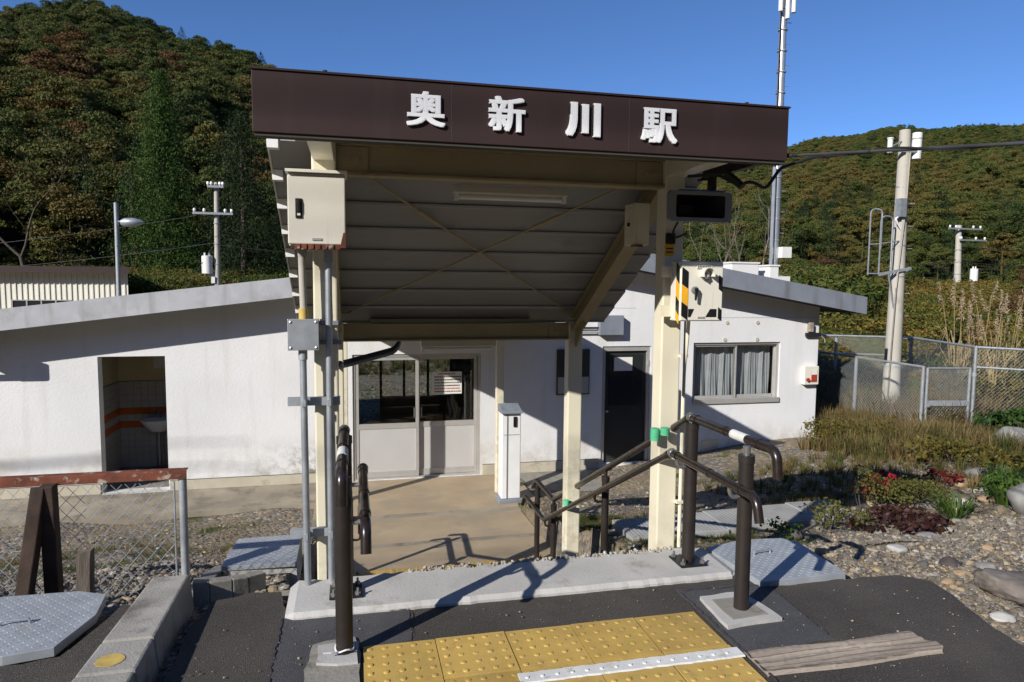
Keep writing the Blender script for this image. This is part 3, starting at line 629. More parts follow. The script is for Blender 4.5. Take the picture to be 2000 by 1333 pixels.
# sliding doors
B().box(-.03,1.80,YB+.02,YB+.14,.462,.499).obj('door_head', m_alu, bd); B().box(-.03,1.80,YB+.02,YB+.14,-1.309,-1.285).obj('door_track', m_alu, bd)
B().box(-.028,.005,YB+.02,YB+.14,-1.284,.461).obj('door_jamb', m_alu, bd); B().box(1.765,1.798,YB+.02,YB+.14,-1.284,.461).obj('door_jamb', m_alu, bd)
for x0, x1, y0 in ((.01,.90,YB+.03),(.872,1.76,YB+.085)):
    d = B().box(x0+.04, x1-.04, y0+.008, y0+.03, -1.20, -.56).obj('sliding_door', m_doorpan, bd)
    fr = B(); fr.box(x0,x0+.045,y0,y0+.038,-1.283,.458); fr.box(x1-.045,x1,y0,y0+.038,-1.283,.458); fr.box(x0+.046,x1-.046,y0+.001,y0+.037,-1.282,-1.195); fr.box(x0+.046,x1-.046,y0+.001,y0+.037,-.575,-.50); fr.box(x0+.046,x1-.046,y0+.001,y0+.037,.41,.457)
    fr.obj('frame', m_alu, d, bevel=.002); B().box(x0+.046,x1-.046,y0+.016,y0+.021,-.499,.409).obj('glass_pane', m_glass, d)
    hx = x0+.06 if x0 > .5 else x1-.075; B().box(hx,hx+.018,y0-.006,y0,-.42,-.28).obj('pull_handle', m_cast, d)
nt_ = thing('door_notice', 'white notice with red and black lines taped inside right sliding door', 'notice', (1.3, YB+.07, -.1))
B().box(1.10,1.53,YB+.078,YB+.081,-.10,.225).obj('paper', m_paper, nt_)
for r in range(7):
    b = B(); x = 1.13 if r else 1.18
    while x < 1.50 - (.06 if r == 0 else 0):
        w = rnd.uniform(.012,.03); b.box(x, x+w, YB+.0765, YB+.0778, .185-.043*r, .185-.043*r+.019); x += w+rnd.uniform(.004,.012)
    b.obj('print_line', m_red if r in (0,5) else m_ink, nt_, kind='stuff')
# dark service door
B().box(3.68,3.735,YB+.02,YB+.12,-1.239,.574).obj('door_frame', m_alu, bd); B().box(4.415,4.469,YB+.02,YB+.12,-1.239,.574).obj('door_frame', m_alu, bd); B().box(3.736,4.414,YB+.02,YB+.12,.50,.574).obj('door_frame', m_alu, bd)
d = B().box(3.737,4.413,YB+.06,YB+.10,-1.238,.499).obj('service_door', m_ddoor, bd)
B().box(3.80,4.35,YB+.052,YB+.058,-.35,.44).obj('dark_pane', m_glassd, d); B().box(3.76,3.80,YB+.03,YB+.058,-.45,-.42).obj('handle', m_alu, d); B().box(4.42,4.45,YB+.005,YB+.019,.27,.35).obj('hinge', m_alu, d)
b = B(); b.box(3.885,4.185,YB+.044,YB+.048,.19,.40); b.obj('door_paper', m_paper, label='pale paper sheet stuck high on the dark service door', cat='paper')
# window with curtains
w = B(); w.box(5.19,6.718,YB+.03,YB+.12,.575,.613); w.box(5.19,6.718,YB-.03,YB+.12,-.36,-.285); w.box(5.19,5.225,YB+.03,YB+.12,-.284,.574); w.box(6.683,6.718,YB+.03,YB+.12,-.284,.574)
wo = w.obj('window', m_alu, bd)
for x0, x1, y in ((5.226,5.975,YB+.05),(5.945,6.682,YB+.085)):
    s = B(); s.box(x0,x0+.022,y,y+.028,-.283,.573); s.box(x1-.022,x1,y,y+.028,-.283,.573); s.box(x0+.031,x1-.031,y,y+.028,-.283,-.24); s.box(x0+.031,x1-.031,y,y+.028,.545,.573); s.obj('sash', m_alu, wo, bevel=.002)
    B().box(x0+.031,x1-.031,y+.012,y+.016,-.239,.544).obj('glass_pane', m_glass, wo)
for x0, x1 in ((5.27,5.985),(5.935,6.66)):
    b = B(); n = 90; g1 = [];
    ph = rnd.random()*6
    for j in range(10):
        z = .57-.85*j/9; row = []
        for i in range(n):
            t = i/(n-1); u = t*2*math.pi
            y = YB+.19 + (.022*math.sin(u*3.4+ph+.5*math.sin(j*.5))+.012*math.sin(u*6.1+ph*2)+.008*math.sin(u*17))*(.5+.5*j/9)
            row.append((x0+(x1-x0)*(t+.012*math.sin(u*3+j*.35)), y, z))
        g1.append(row)
    b.loft(g1, False, (False, False)); b.obj('curtain', m_curtain, wo, smooth=True, fix=False, angle=False)
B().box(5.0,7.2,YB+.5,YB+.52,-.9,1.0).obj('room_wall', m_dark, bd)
# toilet room seen through its doorway
TX0, TX1, TY1 = -3.42, -1.7, 11.15
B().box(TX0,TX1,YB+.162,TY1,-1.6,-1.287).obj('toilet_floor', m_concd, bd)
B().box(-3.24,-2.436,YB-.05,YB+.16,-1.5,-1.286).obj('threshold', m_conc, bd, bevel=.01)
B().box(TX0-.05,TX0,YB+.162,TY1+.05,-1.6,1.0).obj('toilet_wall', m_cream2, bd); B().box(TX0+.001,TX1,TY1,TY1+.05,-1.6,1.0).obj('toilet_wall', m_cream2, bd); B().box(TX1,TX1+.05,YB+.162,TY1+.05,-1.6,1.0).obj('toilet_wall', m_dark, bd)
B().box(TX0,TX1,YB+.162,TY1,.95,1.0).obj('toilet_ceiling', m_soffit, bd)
tw = B().box(TX0+.002,TX1-.01,TY1-.006,TY1-.001,-1.285,.02).obj('tile_wall', m_concd, bd); tl = B().box(TX0+.001,TX0+.006,YB+.163,TY1-.007,-1.285,.02).obj('tile_wall', m_concd, bd)
me_b = {}
for nm, mt in (('w', m_tile), ('o', m_orange)):
    q = B().box(-.048,.048,-.004,.004,-.048,.048).mesh('tile'); q.materials.append(mt); me_b[nm] = q
for r in range(13):
    k = 'o' if r in (6, 8) else 'w'; z = -1.235+.1*r
    for c in range(12):
        o = bpy.data.objects.new('tile', me_b[k]); COL.objects.link(o); o.parent = tw; o.location = Vector((TX0+.06+.1*c, TY1-.010, z)) - LOC[bd]
    for c in range(11):
        o = bpy.data.objects.new('tile', me_b[k]); COL.objects.link(o); o.parent = tl; o.rotation_euler = (0,0,math.pi/2); o.location = Vector((TX0+.010, TY1-.07-.1*c, z)) - LOC[bd]
ws = thing('washbasin', 'white porcelain washbasin inside the toilet doorway', 'washbasin', (-2.85, 11.0, -1.2))
def ell(cx, cy, z, rx, ry, n=20): return [(cx+rx*math.cos(a*2*math.pi/n), cy+ry*math.sin(a*2*math.pi/n), z) for a in range(n)]
B().loft([ell(-2.85,10.98,-.72,.10,.07), ell(-2.85,10.95,-.62,.19,.13), ell(-2.85,10.94,-.54,.24,.17), ell(-2.85,10.94,-.53,.22,.155), ell(-2.85,10.95,-.60,.16,.11), ell(-2.85,10.96,-.64,.05,.04)]).obj('basin', m_pot, ws, smooth=True)
B().tube(bend([(-2.85,11.09,-.54),(-2.85,11.09,-.43),(-2.85,10.98,-.43),(-2.85,10.98,-.47)], .02), .011, 8).obj('tap', m_cast, ws, smooth=True)
B().tube([(-2.85,10.98,-.72),(-2.85,10.98,-1.25)], .03, 8).obj('waste_pipe', m_cast, ws, smooth=True)
mr_ = thing('wall_cabinet', 'small mirror cabinet on the toilet wall above the basin', 'cabinet', (-2.9, 11.1, .1)); B().box(-3.0,-2.72,11.04,11.13,.2,.62).obj('case', m_cream2, mr_); B().box(-2.9,-2.74,11.035,11.039,.22,.6).obj('mirror', m_alu, mr_)
# fittings on the wall
t = thing('wall_box', 'dark grey cable box high on the white wall near the service door', 'box', (3.76, YB, .8))
B().box(3.585,3.965,YB-.12,YB-.001,.755,1.05).obj('case', m_roofedge2, t, bevel=.006); B().tube(bend([(3.45,YB-.05,1.5),(3.45,YB-.05,1.1),(3.59,YB-.05,1.0)], .05), .014, 8).obj('conduit', m_alu, t, smooth=True)
B().tube([(3.2,YB-.05,.86),(3.59,YB-.05,.86)], .016, 8).obj('conduit', m_cable, t); B().tube([(3.2,YB-.05,.80),(3.59,YB-.05,.80)], .014, 8).obj('conduit', m_alu, t)
b = B(); b.box(2.95,3.465,YB-.03,YB-.001,-.148,.538); nb = thing('notice_board', 'grey notice board on the shaded wall behind the rear canopy post', 'board', (3.2, YB, -.15)); b.obj('board', m_soffit, nb, bevel=.004); B().box(2.965,3.45,YB-.034,YB-.0305,-.13,.12).obj('sheet', m_alu, nb)
t = thing('alarm_box', 'small white fire alarm box with red window near the wall corner', 'alarm box', (7.26, YB, -.1))
B().box(7.125,7.39,YB-.09,YB-.001,-.085,.215).obj('case', m_boxw, t, bevel=.008); B().box(7.25,7.355,YB-.096,YB-.0905,-.04,.16).obj('red_window', m_redbox, t); B().box(7.25,7.355,YB-.098,YB-.0965,.08,.165).obj('label_strip', m_paper, t); B().tube([(7.18,YB-.12,0),(7.18,YB-.09,0)], .03, 10).obj('lamp', m_redbox, t)
t = thing('wall_bracket', 'rusty cable bracket at the top right corner of the wall', 'bracket', (7.3, YB, .8))
B().box(7.2,7.26,YB-.08,YB-.001,.78,.93).obj('plate', m_wood, t); B().box(7.15,7.42,YB-.06,YB-.02,.70,.76).obj('arm', m_cable, t); B().tube([(7.42,YB-.04,.72),(7.5,YB-.04,.66),(7.52,YB-.04,.6)], .01, 6).obj('hook', m_alu, t)
for i, (x, z) in enumerate(((5.75,.93),(6.29,.93),(5.72,.66),(6.29,.66))):
    B().tube([(x,YB-.012,z),(x,YB-.001,z)], .03, 12).obj('wall_plug', m_plinth, bd)
B().box(5.38,5.66,YB-.01,YB-.002,-1.15,-.945).obj('vent_cover', m_alu, bd)
B().box(4.48,7.40,YB-.003,YB-.0015,1.005,1.011).obj('panel_joint', m_roofedge, bd); B().box(3.48,4.2,YB-.003,YB-.0015,1.155,1.16).obj('panel_joint', m_roofedge, bd)
for i, (x0, x1, z0, z1, lb) in enumerate(((6.45,6.98,1.4,1.90,'wide white metal box standing on the right roof'),(7.20,7.38,1.3,1.86,'narrow white box on the right roof nearer the mast'))):
    t = thing('roof_box', lb, 'box', (x0, 11, z0)); B().box(x0,x1,10.9,11.3,z0,z1).obj('case', m_wht, t, bevel=.01); B().box(x0-.015,x1+.015,10.885,11.315,z1+.001,z1+.03).obj('lid', m_wht, t)

# ---------------------------------------------------------------- entrance canopy over the stairs
cn = thing('entrance_canopy', 'cream steel canopy stepping down over the stairs with brown sign fascia', 'canopy', (.78, 4.3, 0))
XL, XR, HW = -.135, 1.70, .057
def hsec(b, x, y0, z0, z1, w=.114, d=.11, t=.008): b.box(x-w/2, x+w/2, y0, y0+d, z0, z1)
for x, y0, z0, z1 in ((XL,3.47,-.3,2.19),(XR,3.47,-.3,2.19),(XL,5.13,-1.4,1.225),(XR,5.13,-1.4,1.225)):
    b = B(); hsec(b, x, y0, z0, z1); b.obj('post', m_cream, cn, bevel=.008)
for x in (XL, 1.89):
    b = B(); hsec(b, x, 8.85, -1.4, 1.10, .10, .10); b.obj('post', m_cream, cn, bevel=.008)
def ibeam(b, x0, x1, y, z0, z1, w=.09, t=.012):
    b.box(x0,x1,y-w/2,y+w/2,z0,z0+t); b.box(x0,x1,y-w/2,y+w/2,z1-t,z1); b.box(x0,x1,y-.006,y+.006,z0+t,z1-t)
b = B(); ibeam(b, XL+HW+.001, XR-HW-.001, 3.525, 2.03, 2.185); fb = b.obj('front_beam', m_cream_shade, cn)
b = B(); ibeam(b, XL+HW+.001, XR-HW-.001, 5.185, 1.075, 1.205); rb = b.obj('rear_beam', m_cream_shade, cn)
b = B(); ibeam(b, XL-.05, 1.89+.05, 8.90, 1.105, 1.185); b.obj('porch_beam', m_cream_shade, cn)
for (bx, z0, z1, y) in ((fb,2.045,2.17,3.508),(rb,1.09,1.19,5.168)):
    for s, x in ((1, XL+HW+.002), (-1, XR-HW-.002)):
        p = B(); x0, x1 = sorted((x, x+s*.15)); p.box(x0,x1,y,y+.009,z0,z1); pl = p.obj('bolted_plate', m_cream_shade, bx)
        for q in (.05,.10): B().tube([(x+s*q,y-.014,(z0+z1)/2),(x+s*q,y,(z0+z1)/2)], .012, 6).obj('bolt', m_cream_shade, pl)
SL = (2.20-1.235)/(5.25-3.58)                       # slope of the roof over the stairs
zroof = lambda y: 2.20-SL*(y-3.58)
for x in (XL, XR):                                  # sloping rafters
    a = Vector((x, 3.60, zroof(3.60)-.10)); c = Vector((x, 5.13, zroof(5.13)-.10))
    d = (c-a).normalized(); up = Vector((0, -d.z, d.y)) if False else Vector((0, d.z*-1, d.y))
    b = B(); b.beam(a+up*.055, c+up*.055, .095, .012); b.beam(a-up*.055, c-up*.055, .095, .012); b.beam(a, c, .012, .098); b.obj('rafter', m_cream_shade, cn)
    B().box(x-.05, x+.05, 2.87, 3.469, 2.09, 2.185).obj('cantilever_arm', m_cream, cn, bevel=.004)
    g = B(); g.prism([(x-.006,5.128,1.02),(x-.006,4.93,1.20),(x-.006,5.0,1.28),(x-.006,5.128,1.22)], (.012,0,0)); g.obj('gusset', m_cream_shade, cn)
# roof panels
x0, x1 = -.40, 2.0
N = 8; ys = np.linspace(3.58, 5.30, N+1)
for i in range(N):
    ya, yb = ys[i], ys[i+1]; za = zroof(ya); zb = za-(za-zroof(yb))*.90; zc = zroof(yb)
    prof = [(ya, za), (yb+.004, zb-.002), (yb+.004, zc-.004), (yb+.016, zc-.004), (yb+.016, zb+.012), (ya+.013, za+.017), (ya, za+.017)]
    b = B(); b.prism([(x0, y, z) for y, z in prof], (x1-x0, 0, 0)); rp_ = b.obj('roof_panel', m_panel_shade, cn)
    B().prism([(x0-.006, y, z) for y, z in ((ya+.004,za-.03),(yb+.004,zb-.03),(yb+.004,zb+.03),(ya+.004,za+.05))], (.0055,0,0)).obj('lit_end_cap', m_wht, rp_)  # white paints in the sun on the outer end of the sheet
    B().box(-.404, -.352, ya-.004, ya+.06, za-.042, za+.01).obj('lit_end_block', m_wht, rp_)  # sheet teeth coloured white as if sunlit, against the darkened panel
    B().box(x0+.06, x1-.01, ya-.014, ya-.001, za-.008, za+.008).obj('lap_light_strip', m_lap_light, rp_)  # pale strip stands in for light on the lap face
for i in range(4):
    ya = 2.862+.18*i; b = B(); b.box(-.27, 1.905, ya, ya+.165, 2.19, 2.205); b.box(-.27, 1.905, ya+.1655, ya+.179, 2.20, 2.235); b.obj('roof_panel', m_panel_shade, cn)
for i in range(6):
    ya = 6.42+.555*i; yb = ya+.55; zp = lambda y: 1.09+.23*(9.75-y)
    B().hexa([(-.40,ya,zp(ya)),(2.6,ya,zp(ya)),(2.6,yb,zp(yb)),(-.40,yb,zp(yb)),(-.40,ya,zp(ya)+.03),(2.6,ya,zp(ya)+.03),(2.6,yb,zp(yb)+.03),(-.40,yb,zp(yb)+.03)]).obj('porch_panel', m_panel_shade, cn)
for x in (-.1, 1.85): B().beam((x,6.5,zp(6.5)-.055),(x,9.75,zp(9.75)-.055),.06,.09).obj('porch_rafter', m_cream_shade, cn)
# fascia
fa = B().box(-.367, 1.915, 2.80, 2.845, 2.072, 2.303).obj('fascia', m_brown, cn, bevel=.003)
for x in (1.875,): B().box(x, x+.036, 2.8455, 3.5, 2.085, 2.30).obj('return', m_brown, fa)
B().box(-.371, 1.919, 2.794, 2.86, 2.3035, 2.311).obj('coping', m_brown, fa)
B().box(-.36, 1.908, 2.808, 2.86, 2.060, 2.0715).obj('drip_edge', m_soffit, fa)
for x in (.39, 1.15): B().box(x-.0012,x+.0012,2.7992,2.7999,2.076,2.30).obj('seam', m_ink, fa)
for x in (-.1, 1.72): B().tube([(x,2.83,2.311),(x,2.83,2.325)], .009, 6).obj('bolt', m_rustd, fa)
# lettering
ZCUR = None
def text_mesh(body, size, off, ext):
    c = bpy.data.curves.new('txt', 'FONT'); c.body = body; c.size = size; c.offset = off; c.extrude = ext; c.resolution_u = 4; c.align_x = 'CENTER'
    o = bpy.data.objects.new('txt', c); COL.objects.link(o); bpy.context.view_layer.update()
    m = bpy.data.meshes.new_from_object(o.evaluated_get(bpy.context.evaluated_depsgraph_get())); bpy.data.objects.remove(o); return m
SX = 2.8/3.0
for ch, xa, xb, za, zb in (('奥',.224,.389,2.170,2.318),('新',.576,.742,2.168,2.321),('川',.926,1.090,2.163,2.322),('駅',1.288,1.466,2.158,2.317)):
    m0 = text_mesh(ch, 1.0, 0, .5); v = np.empty(len(m0.vertices)*3); m0.vertices.foreach_get('co', v); v = v.reshape(-1,3); lo, hi = v.min(0), v.max(0)
    F0 = [tuple(p.vertices) for p in m0.polygons]; wt = .034 if ch == '奥' else .030 if ch == '駅' else .036 if ch == '新' else .062; V, F = [], []
    lo2, hi2 = lo[:2]-wt, hi[:2]+wt; X0, X1 = xa*SX, xb*SX; Z0, Z1 = 1.507+(za-1.507)*SX, 1.507+(zb-1.507)*SX
    for k, (dx, dy) in enumerate([(0,0),(1,1),(1,-1),(-1,1),(-1,-1),(1,0),(-1,0),(0,1),(0,-1),(.5,.5),(.5,-.5),(-.5,.5),(-.5,-.5)]):   # heavy strokes: the outline thickened all round
        ox, oy = wt*dx, wt*dy*(.62 if ch != '川' else .5)
        q = np.stack([X0+(v[:,0]+ox-lo2[0])/(hi2[0]-lo2[0])*(X1-X0), 2.794-v[:,2]*.0105-k*.00012, Z0+(v[:,1]+oy-lo2[1])/(hi2[1]-lo2[1])*(Z1-Z0)], 1) - np.array(LOC[cn])
        n0 = len(V); V += q.tolist(); F += [tuple(i+n0 for i in f) for f in F0]
    m = bpy.data.meshes.new('letter'); m.from_pydata(V, [], F); m.materials.append(m_white); m.update()
    o = bpy.data.objects.new('letter', m); COL.objects.link(o); o.parent = fa; o['label'] = 'white raised character on the brown sign fascia'
# brace rods with turnbuckles
for a, c in (((-.03,3.66,zroof(3.66)-.035),(1.60,5.07,zroof(5.07)-.035)), ((1.60,3.64,zroof(3.64)-.05),(-.05,5.07,zroof(5.07)-.05))):
    a = Vector(a); c = Vector(c); r = B().tube([a, c], .0065, 6).obj('brace_rod', m_cream_shade, cn)
    p = a.lerp(c, .24); q = a.lerp(c, .33); B().tube([p, p.lerp(q,.06), p.lerp(q,.94), q], [.006,.013,.013,.006], 8).obj('turnbuckle', m_cream_shade, r)
    for k in (a, c): B().box(k.x-.03,k.x+.03,k.y-.03,k.y+.03,k.z-.004,k.z+.004).obj('end_plate', m_cream_shade, r)

# strip lights
def strip_light(x0, x1, y, z, label, flip=False):
    t = thing('strip_light', label, 'light fitting', ((x0+x1)/2, y, z))
    B().hexa([(x0,y-.035,z),(x1,y-.035,z),(x1,y+.035,z),(x0,y+.035,z),(x0,y-.02,z+.045),(x1,y-.02,z+.045),(x1,y+.02,z+.045),(x0,y+.02,z+.045)]).obj('housing', m_fix, t, bevel=.003)
    B().tube([(x0+.03,y,z-.02),(x1-.03,y,z-.02)], .0125, 10).obj('tube', m_tubew, t, smooth=True)
    for x in (x0+.004, x1-.028): B().box(x, x+.024, y-.016, y+.016, z-.036, z-.001).obj('lamp_holder', m_tubew, t)
    return t
strip_light(.52, 1.145, 3.66, 1.985, 'fluorescent strip light hanging under the front canopy beam')
strip_light(.50, 1.09, 5.30, 1.02, 'fluorescent strip light below the rear canopy beam')
strip_light(.12, 1.35, 5.265, 1.19, 'long fluorescent strip light lying along the top of the rear beam')

# ---------------------------------------------------------------- equipment on the canopy posts
t = thing('control_cabinet', 'cream metal control cabinet on the left canopy post under the sign', 'cabinet', (-.16, 3.35, 1.67))
B().box(-.285,-.035,3.30,3.46,1.672,2.0).obj('case', m_boxw, t, bevel=.004); B().box(-.288,-.034,3.288,3.2995,1.68,1.988).obj('door', m_boxw, t, bevel=.005)
B().hexa([(-.295,3.268,2.001),(-.025,3.268,2.001),(-.025,3.465,2.001),(-.295,3.465,2.001),(-.295,3.268,2.014),(-.025,3.268,2.014),(-.025,3.465,2.028),(-.295,3.465,2.028)]).obj('rain_hood', m_boxw, t)
h = B().box(-.254,-.224,3.282,3.2875,1.796,1.885).obj('lock', m_black, t, bevel=.003); B().box(-.247,-.231,3.274,3.2815,1.822,1.878).obj('lever', m_black, h, bevel=.003); B().box(-.246,-.232,3.279,3.2815,1.808,1.818).obj('key_plate', m_paper, h)
B().box(-.182,-.140,3.284,3.2875,1.698,1.708).obj('name_plate', m_alu, t); B().box(-.28,-.04,3.302,3.40,1.661,1.671).obj('rusty_base', m_rustd, t)
b = B(); 
for i in range(7): x = -.26+.03*i; b.hexa([(x,3.29,1.655),(x+.022,3.29,1.66),(x+.022,3.31,1.66),(x,3.31,1.655),(x,3.288,1.682),(x+.024,3.288,1.680),(x+.024,3.30,1.68),(x,3.30,1.68)])
b.obj('peeling_edge', m_rust, t)
b = B(); b.hexa([(-.06,3.286,1.665),(-.034,3.286,1.665),(-.034,3.30,1.665),(-.06,3.30,1.665),(-.044,3.285,1.735),(-.033,3.285,1.735),(-.033,3.30,1.735),(-.044,3.30,1.735)]); b.obj('rust_flake', m_rust, t)
t = thing('junction_box', 'square galvanised junction box on the left canopy post', 'junction box', (-.23, 3.38, 1.19))
B().box(-.30,-.165,3.355,3.45,1.19,1.331).obj('case', m_galvd, t, bevel=.004); B().box(-.303,-.162,3.345,3.3545,1.187,1.334).obj('lid', m_galv, t, bevel=.002)
for x in (-.290,-.175):
    for z in (1.2,1.321): B().ball((x,3.345,z), .0065, 8, 4).obj('screw', m_alu, t, smooth=True)
t = thing('conduit', 'ribbed cream conduit between control cabinet and junction box', 'conduit', (-.235, 3.39, 1.33))
b = B(); b.tube([(-.237,3.39,1.672-.003*0),(-.237,3.39,1.60),(-.235,3.39,1.5),(-.232,3.39,1.37)], .0165, 10); b.obj('pipe', m_cpole, t, smooth=True)
for z in (1.333, 1.63): B().tube([(-.233,3.39,z),(-.233,3.39,z+.05)], .022, 10).obj('coupling', m_yel2 if z < 1.4 else m_cpole, t, smooth=True)
t = thing('conduit', 'left galvanised pipe from junction box down to the sill', 'conduit', (-.235, 3.38, 0)); B().tube([(-.238,3.385,1.189),(-.232,3.385,.034)], .0165, 12).obj('pipe', m_galv, t, smooth=True); B().tube([(-.238,3.385,1.14),(-.238,3.385,1.188)], .021, 12).obj('coupling', m_galvd, t, smooth=True)
t = thing('conduit', 'galvanised pipe running the full height beside the left canopy post', 'conduit', (-.12, 3.40, 0)); B().tube([(-.116,3.40,1.66),(-.12,3.40,.034)], .0165, 12).obj('pipe', m_galv, t, smooth=True); B().tube([(-.117,3.40,1.6),(-.117,3.40,1.66)], .021, 12).obj('coupling', m_galvd, t, smooth=True)
for z, lb in ((.93,'upper steel strut clamping the conduits to the left post'),(.275,'lower steel strut clamping the conduits to the left post')):
    t = thing('pipe_strut', lb, 'bracket', (-.2, 3.43, z)); b = B(); b.box(-.315,-.07,3.425,3.432,z-.02,z+.02); b.box(-.315,-.07,3.4325,3.455,z+.014,z+.02); b.box(-.315,-.07,3.4325,3.455,z-.02,z-.014); b.obj('channel', m_galvd, t)
    for x in (-.236,-.119): B().box(x-.008,x+.008,3.365,3.424,z-.016,z+.016).obj('clip', m_galvd, t)
t = thing('pipe_strut', 'pair of steel strut brackets behind the junction box', 'bracket', (-.2, 3.45, 1.2)); B().box(-.30,-.06,3.452,3.4685,1.205,1.225).obj('channel', m_roofedge2, t); B().box(-.30,-.06,3.452,3.4685,1.30,1.32).obj('channel', m_roofedge2, t)
t = thing('cable_bundle', 'thick grey cable loop running back behind the left posts', 'cable', (0, 5.3, .95))
for k in range(2): B().tube(bend([(-.2,4.9,.93-.03*k),(-.05,5.25,.92-.03*k),(.32,5.4,1.0-.03*k),(.36,5.42,1.09),(-.1,5.3,1.10)], .06), .016, 8).obj('cable', m_spk if k else m_cable, t, smooth=True)

# loudspeaker
t = thing('loudspeaker', 'grey rectangular horn loudspeaker beside the right canopy post', 'loudspeaker', (1.7, 3.25, 1.83))
def rrect(cx, cz, w, h, y, r, n=5):
    o = []
    for sx, sz, a0 in ((1,1,0),(-1,1,90),(-1,-1,180),(1,-1,270)):
        for i in range(n+1): a = R(a0+90*i/n); o.append((cx+sx*(w/2-r)+r*math.cos(a), y, cz+sz*(h/2-r)+r*math.sin(a)))
    return o
cx, cz = 1.71, 1.905
B().loft([rrect(cx,cz,.345,.150,3.20,.02), rrect(cx,cz,.350,.155,3.215,.02), rrect(cx,cz,.34,.145,3.235,.02), rrect(cx-.005,cz,.20,.10,3.33,.02), rrect(cx-.005,cz,.10,.08,3.42,.02)], caps=(False,True)).obj('horn_shell', m_spk, t, smooth=True)
B().loft([rrect(cx,cz,.345,.150,3.20,.02), rrect(cx,cz,.270,.112,3.201,.012)], caps=(False,False)).obj('front_rim', m_spk, t, smooth=True)
B().loft([rrect(cx,cz,.27,.112,3.201,.012), rrect(cx,cz,.17,.075,3.29,.012), rrect(cx,cz,.08,.05,3.36,.01)], caps=(False,True)).obj('throat', m_black, t, smooth=True)
B().box(1.60,1.85,3.215,3.24,1.983,1.99).obj('blue_strip', m_blue, t)
b = B(); b.box(1.758,1.815,3.24,3.30,2.058,2.064); b.box(1.795,1.815,3.24,3.30,1.98,2.058); b.tube([(1.74,3.30,2.05),(1.82,3.27,2.06)], .006, 6); b.obj('hanger', m_cable, t)
B().tube(bend([(1.665,3.36,1.84),(1.655,3.40,1.79),(1.69,3.44,1.76),(1.765,3.45,1.79)], .03), .006, 6).obj('lead', m_cable, t, smooth=True)
t = thing('relay_box', 'small black terminal box with yellow sticker on right post', 'terminal box', (1.69, 3.44, 1.67)); B().box(1.648,1.695,3.44,3.469,1.73,1.788).obj('case', m_black, t, bevel=.003); B().box(1.645,1.70,3.4655,3.469,1.667,1.727).obj('yellow_sticker', m_yhaz, t)
for k in range(2): B().box(1.652,1.693,3.4640,3.4652,1.703-.02*k,1.711-.02*k).obj('sticker_print', m_ink, t)
t = thing('switch_box', 'cream steel switch box behind the right post beside the rafter', 'switch box', (1.6, 3.62, 1.72)); B().box(1.545,1.64,3.66,3.80,1.735,1.97).obj('case', m_cream, t, bevel=.004); B().box(1.538,1.5445,3.68,3.78,1.77,1.94).obj('door', m_cream, t); B().box(1.525,1.5375,3.70,3.715,1.84,1.86).obj('knob', m_black, t); B().box(1.545,1.60,3.652,3.70,1.725,1.7345).obj('rusty_base', m_rust, t)

# emergency call box with hazard stripes
t = thing('emergency_box', 'cream emergency button box with black and yellow hazard stripes', 'emergency box', (1.78, 3.36, 1.32))
EX0, EX1, EY0, EY1, EZ0, EZ1 = 1.662, 1.906, 3.30, 3.42, 1.32, 1.634
B().box(EX0,EX1,EY0+.012,EY1,EZ0,EZ1).obj('case', m_boxw, t, bevel=.005); dr = B().box(EX0+.004,EX1-.002,EY0,EY0+.0115,EZ0+.004,EZ1-.002).obj('door', m_boxw, t, bevel=.004)
def stripe(x0, x1, za, zb, slope, m, y=None):
    y = EY0-.0025 if y is None else y
    return B().prism([(x0,y,za),(x1,y,za-slope),(x1,y,zb-slope),(x0,y,zb)], (0,.002,0)).obj('stripe', m, t)
sx0, sx1 = EX0+.006, EX0+.042
for za, zb, m in ((1.604,1.515,m_black),(1.513,1.425,m_yhaz),(1.423,1.350,m_black)): stripe(sx0, sx1, za, zb, .025, m)
for za, zb, m in ((1.565,1.49,m_black),(1.395,1.335,m_black)): stripe(EX1-.026, EX1-.004, za, zb, .016, m)
B().prism([(EX0+.046,EY0-.0025,1.385),(EX0+.078,EY0-.0025,1.385),(EX0+.058,EY0-.0025,1.343),(EX0+.046,EY0-.0025,1.343)], (0,.002,0)).obj('stripe', m_black, t)
B().prism([(EX0+.172,EY0-.0025,1.385),(EX0+.208,EY0-.0025,1.385),(EX0+.208,EY0-.0025,1.343),(EX0+.146,EY0-.0025,1.343)], (0,.002,0)).obj('stripe', m_black, t)
for ya, yb, za, zb, m in ((EY0+.014,EY0+.05,1.632,1.545,m_black),(EY0+.014,EY0+.05,1.543,1.455,m_yhaz),(EY0+.014,EY0+.05,1.453,1.38,m_black),(EY0+.014,EY0+.05,1.378,1.335,m_yhaz)):
    B().prism([(EX0-.002,ya,za-.03),(EX0-.002,yb,za),(EX0-.002,yb,zb),(EX0-.002,ya,zb-.03)], (.0015,0,0)).obj('stripe', m, t)
hd = B(); 
ring = lambda y, r, n=16: [(1.802+r*math.cos(R(-25)+R(230)*i/(n-1)), y, 1.568+r*1.05*math.sin(R(-25)+R(230)*i/(n-1))) for i in range(n)]
hd.loft([ring(EY0-.001,.034), ring(EY0-.045,.034), ring(EY0-.045,.029), ring(EY0-.001,.029)], False, (False,False)); hd.obj('button_hood', m_boxw, t, smooth=True, fix=False)
bt = B().tube([(1.80,EY0-.001,1.556),(1.80,EY0-.012,1.556)], .022, 14).obj('button_seat', m_spk, t); B().ball((1.80,EY0-.016,1.556), .015, 12, 6).obj('button', m_alu, bt, smooth=True)
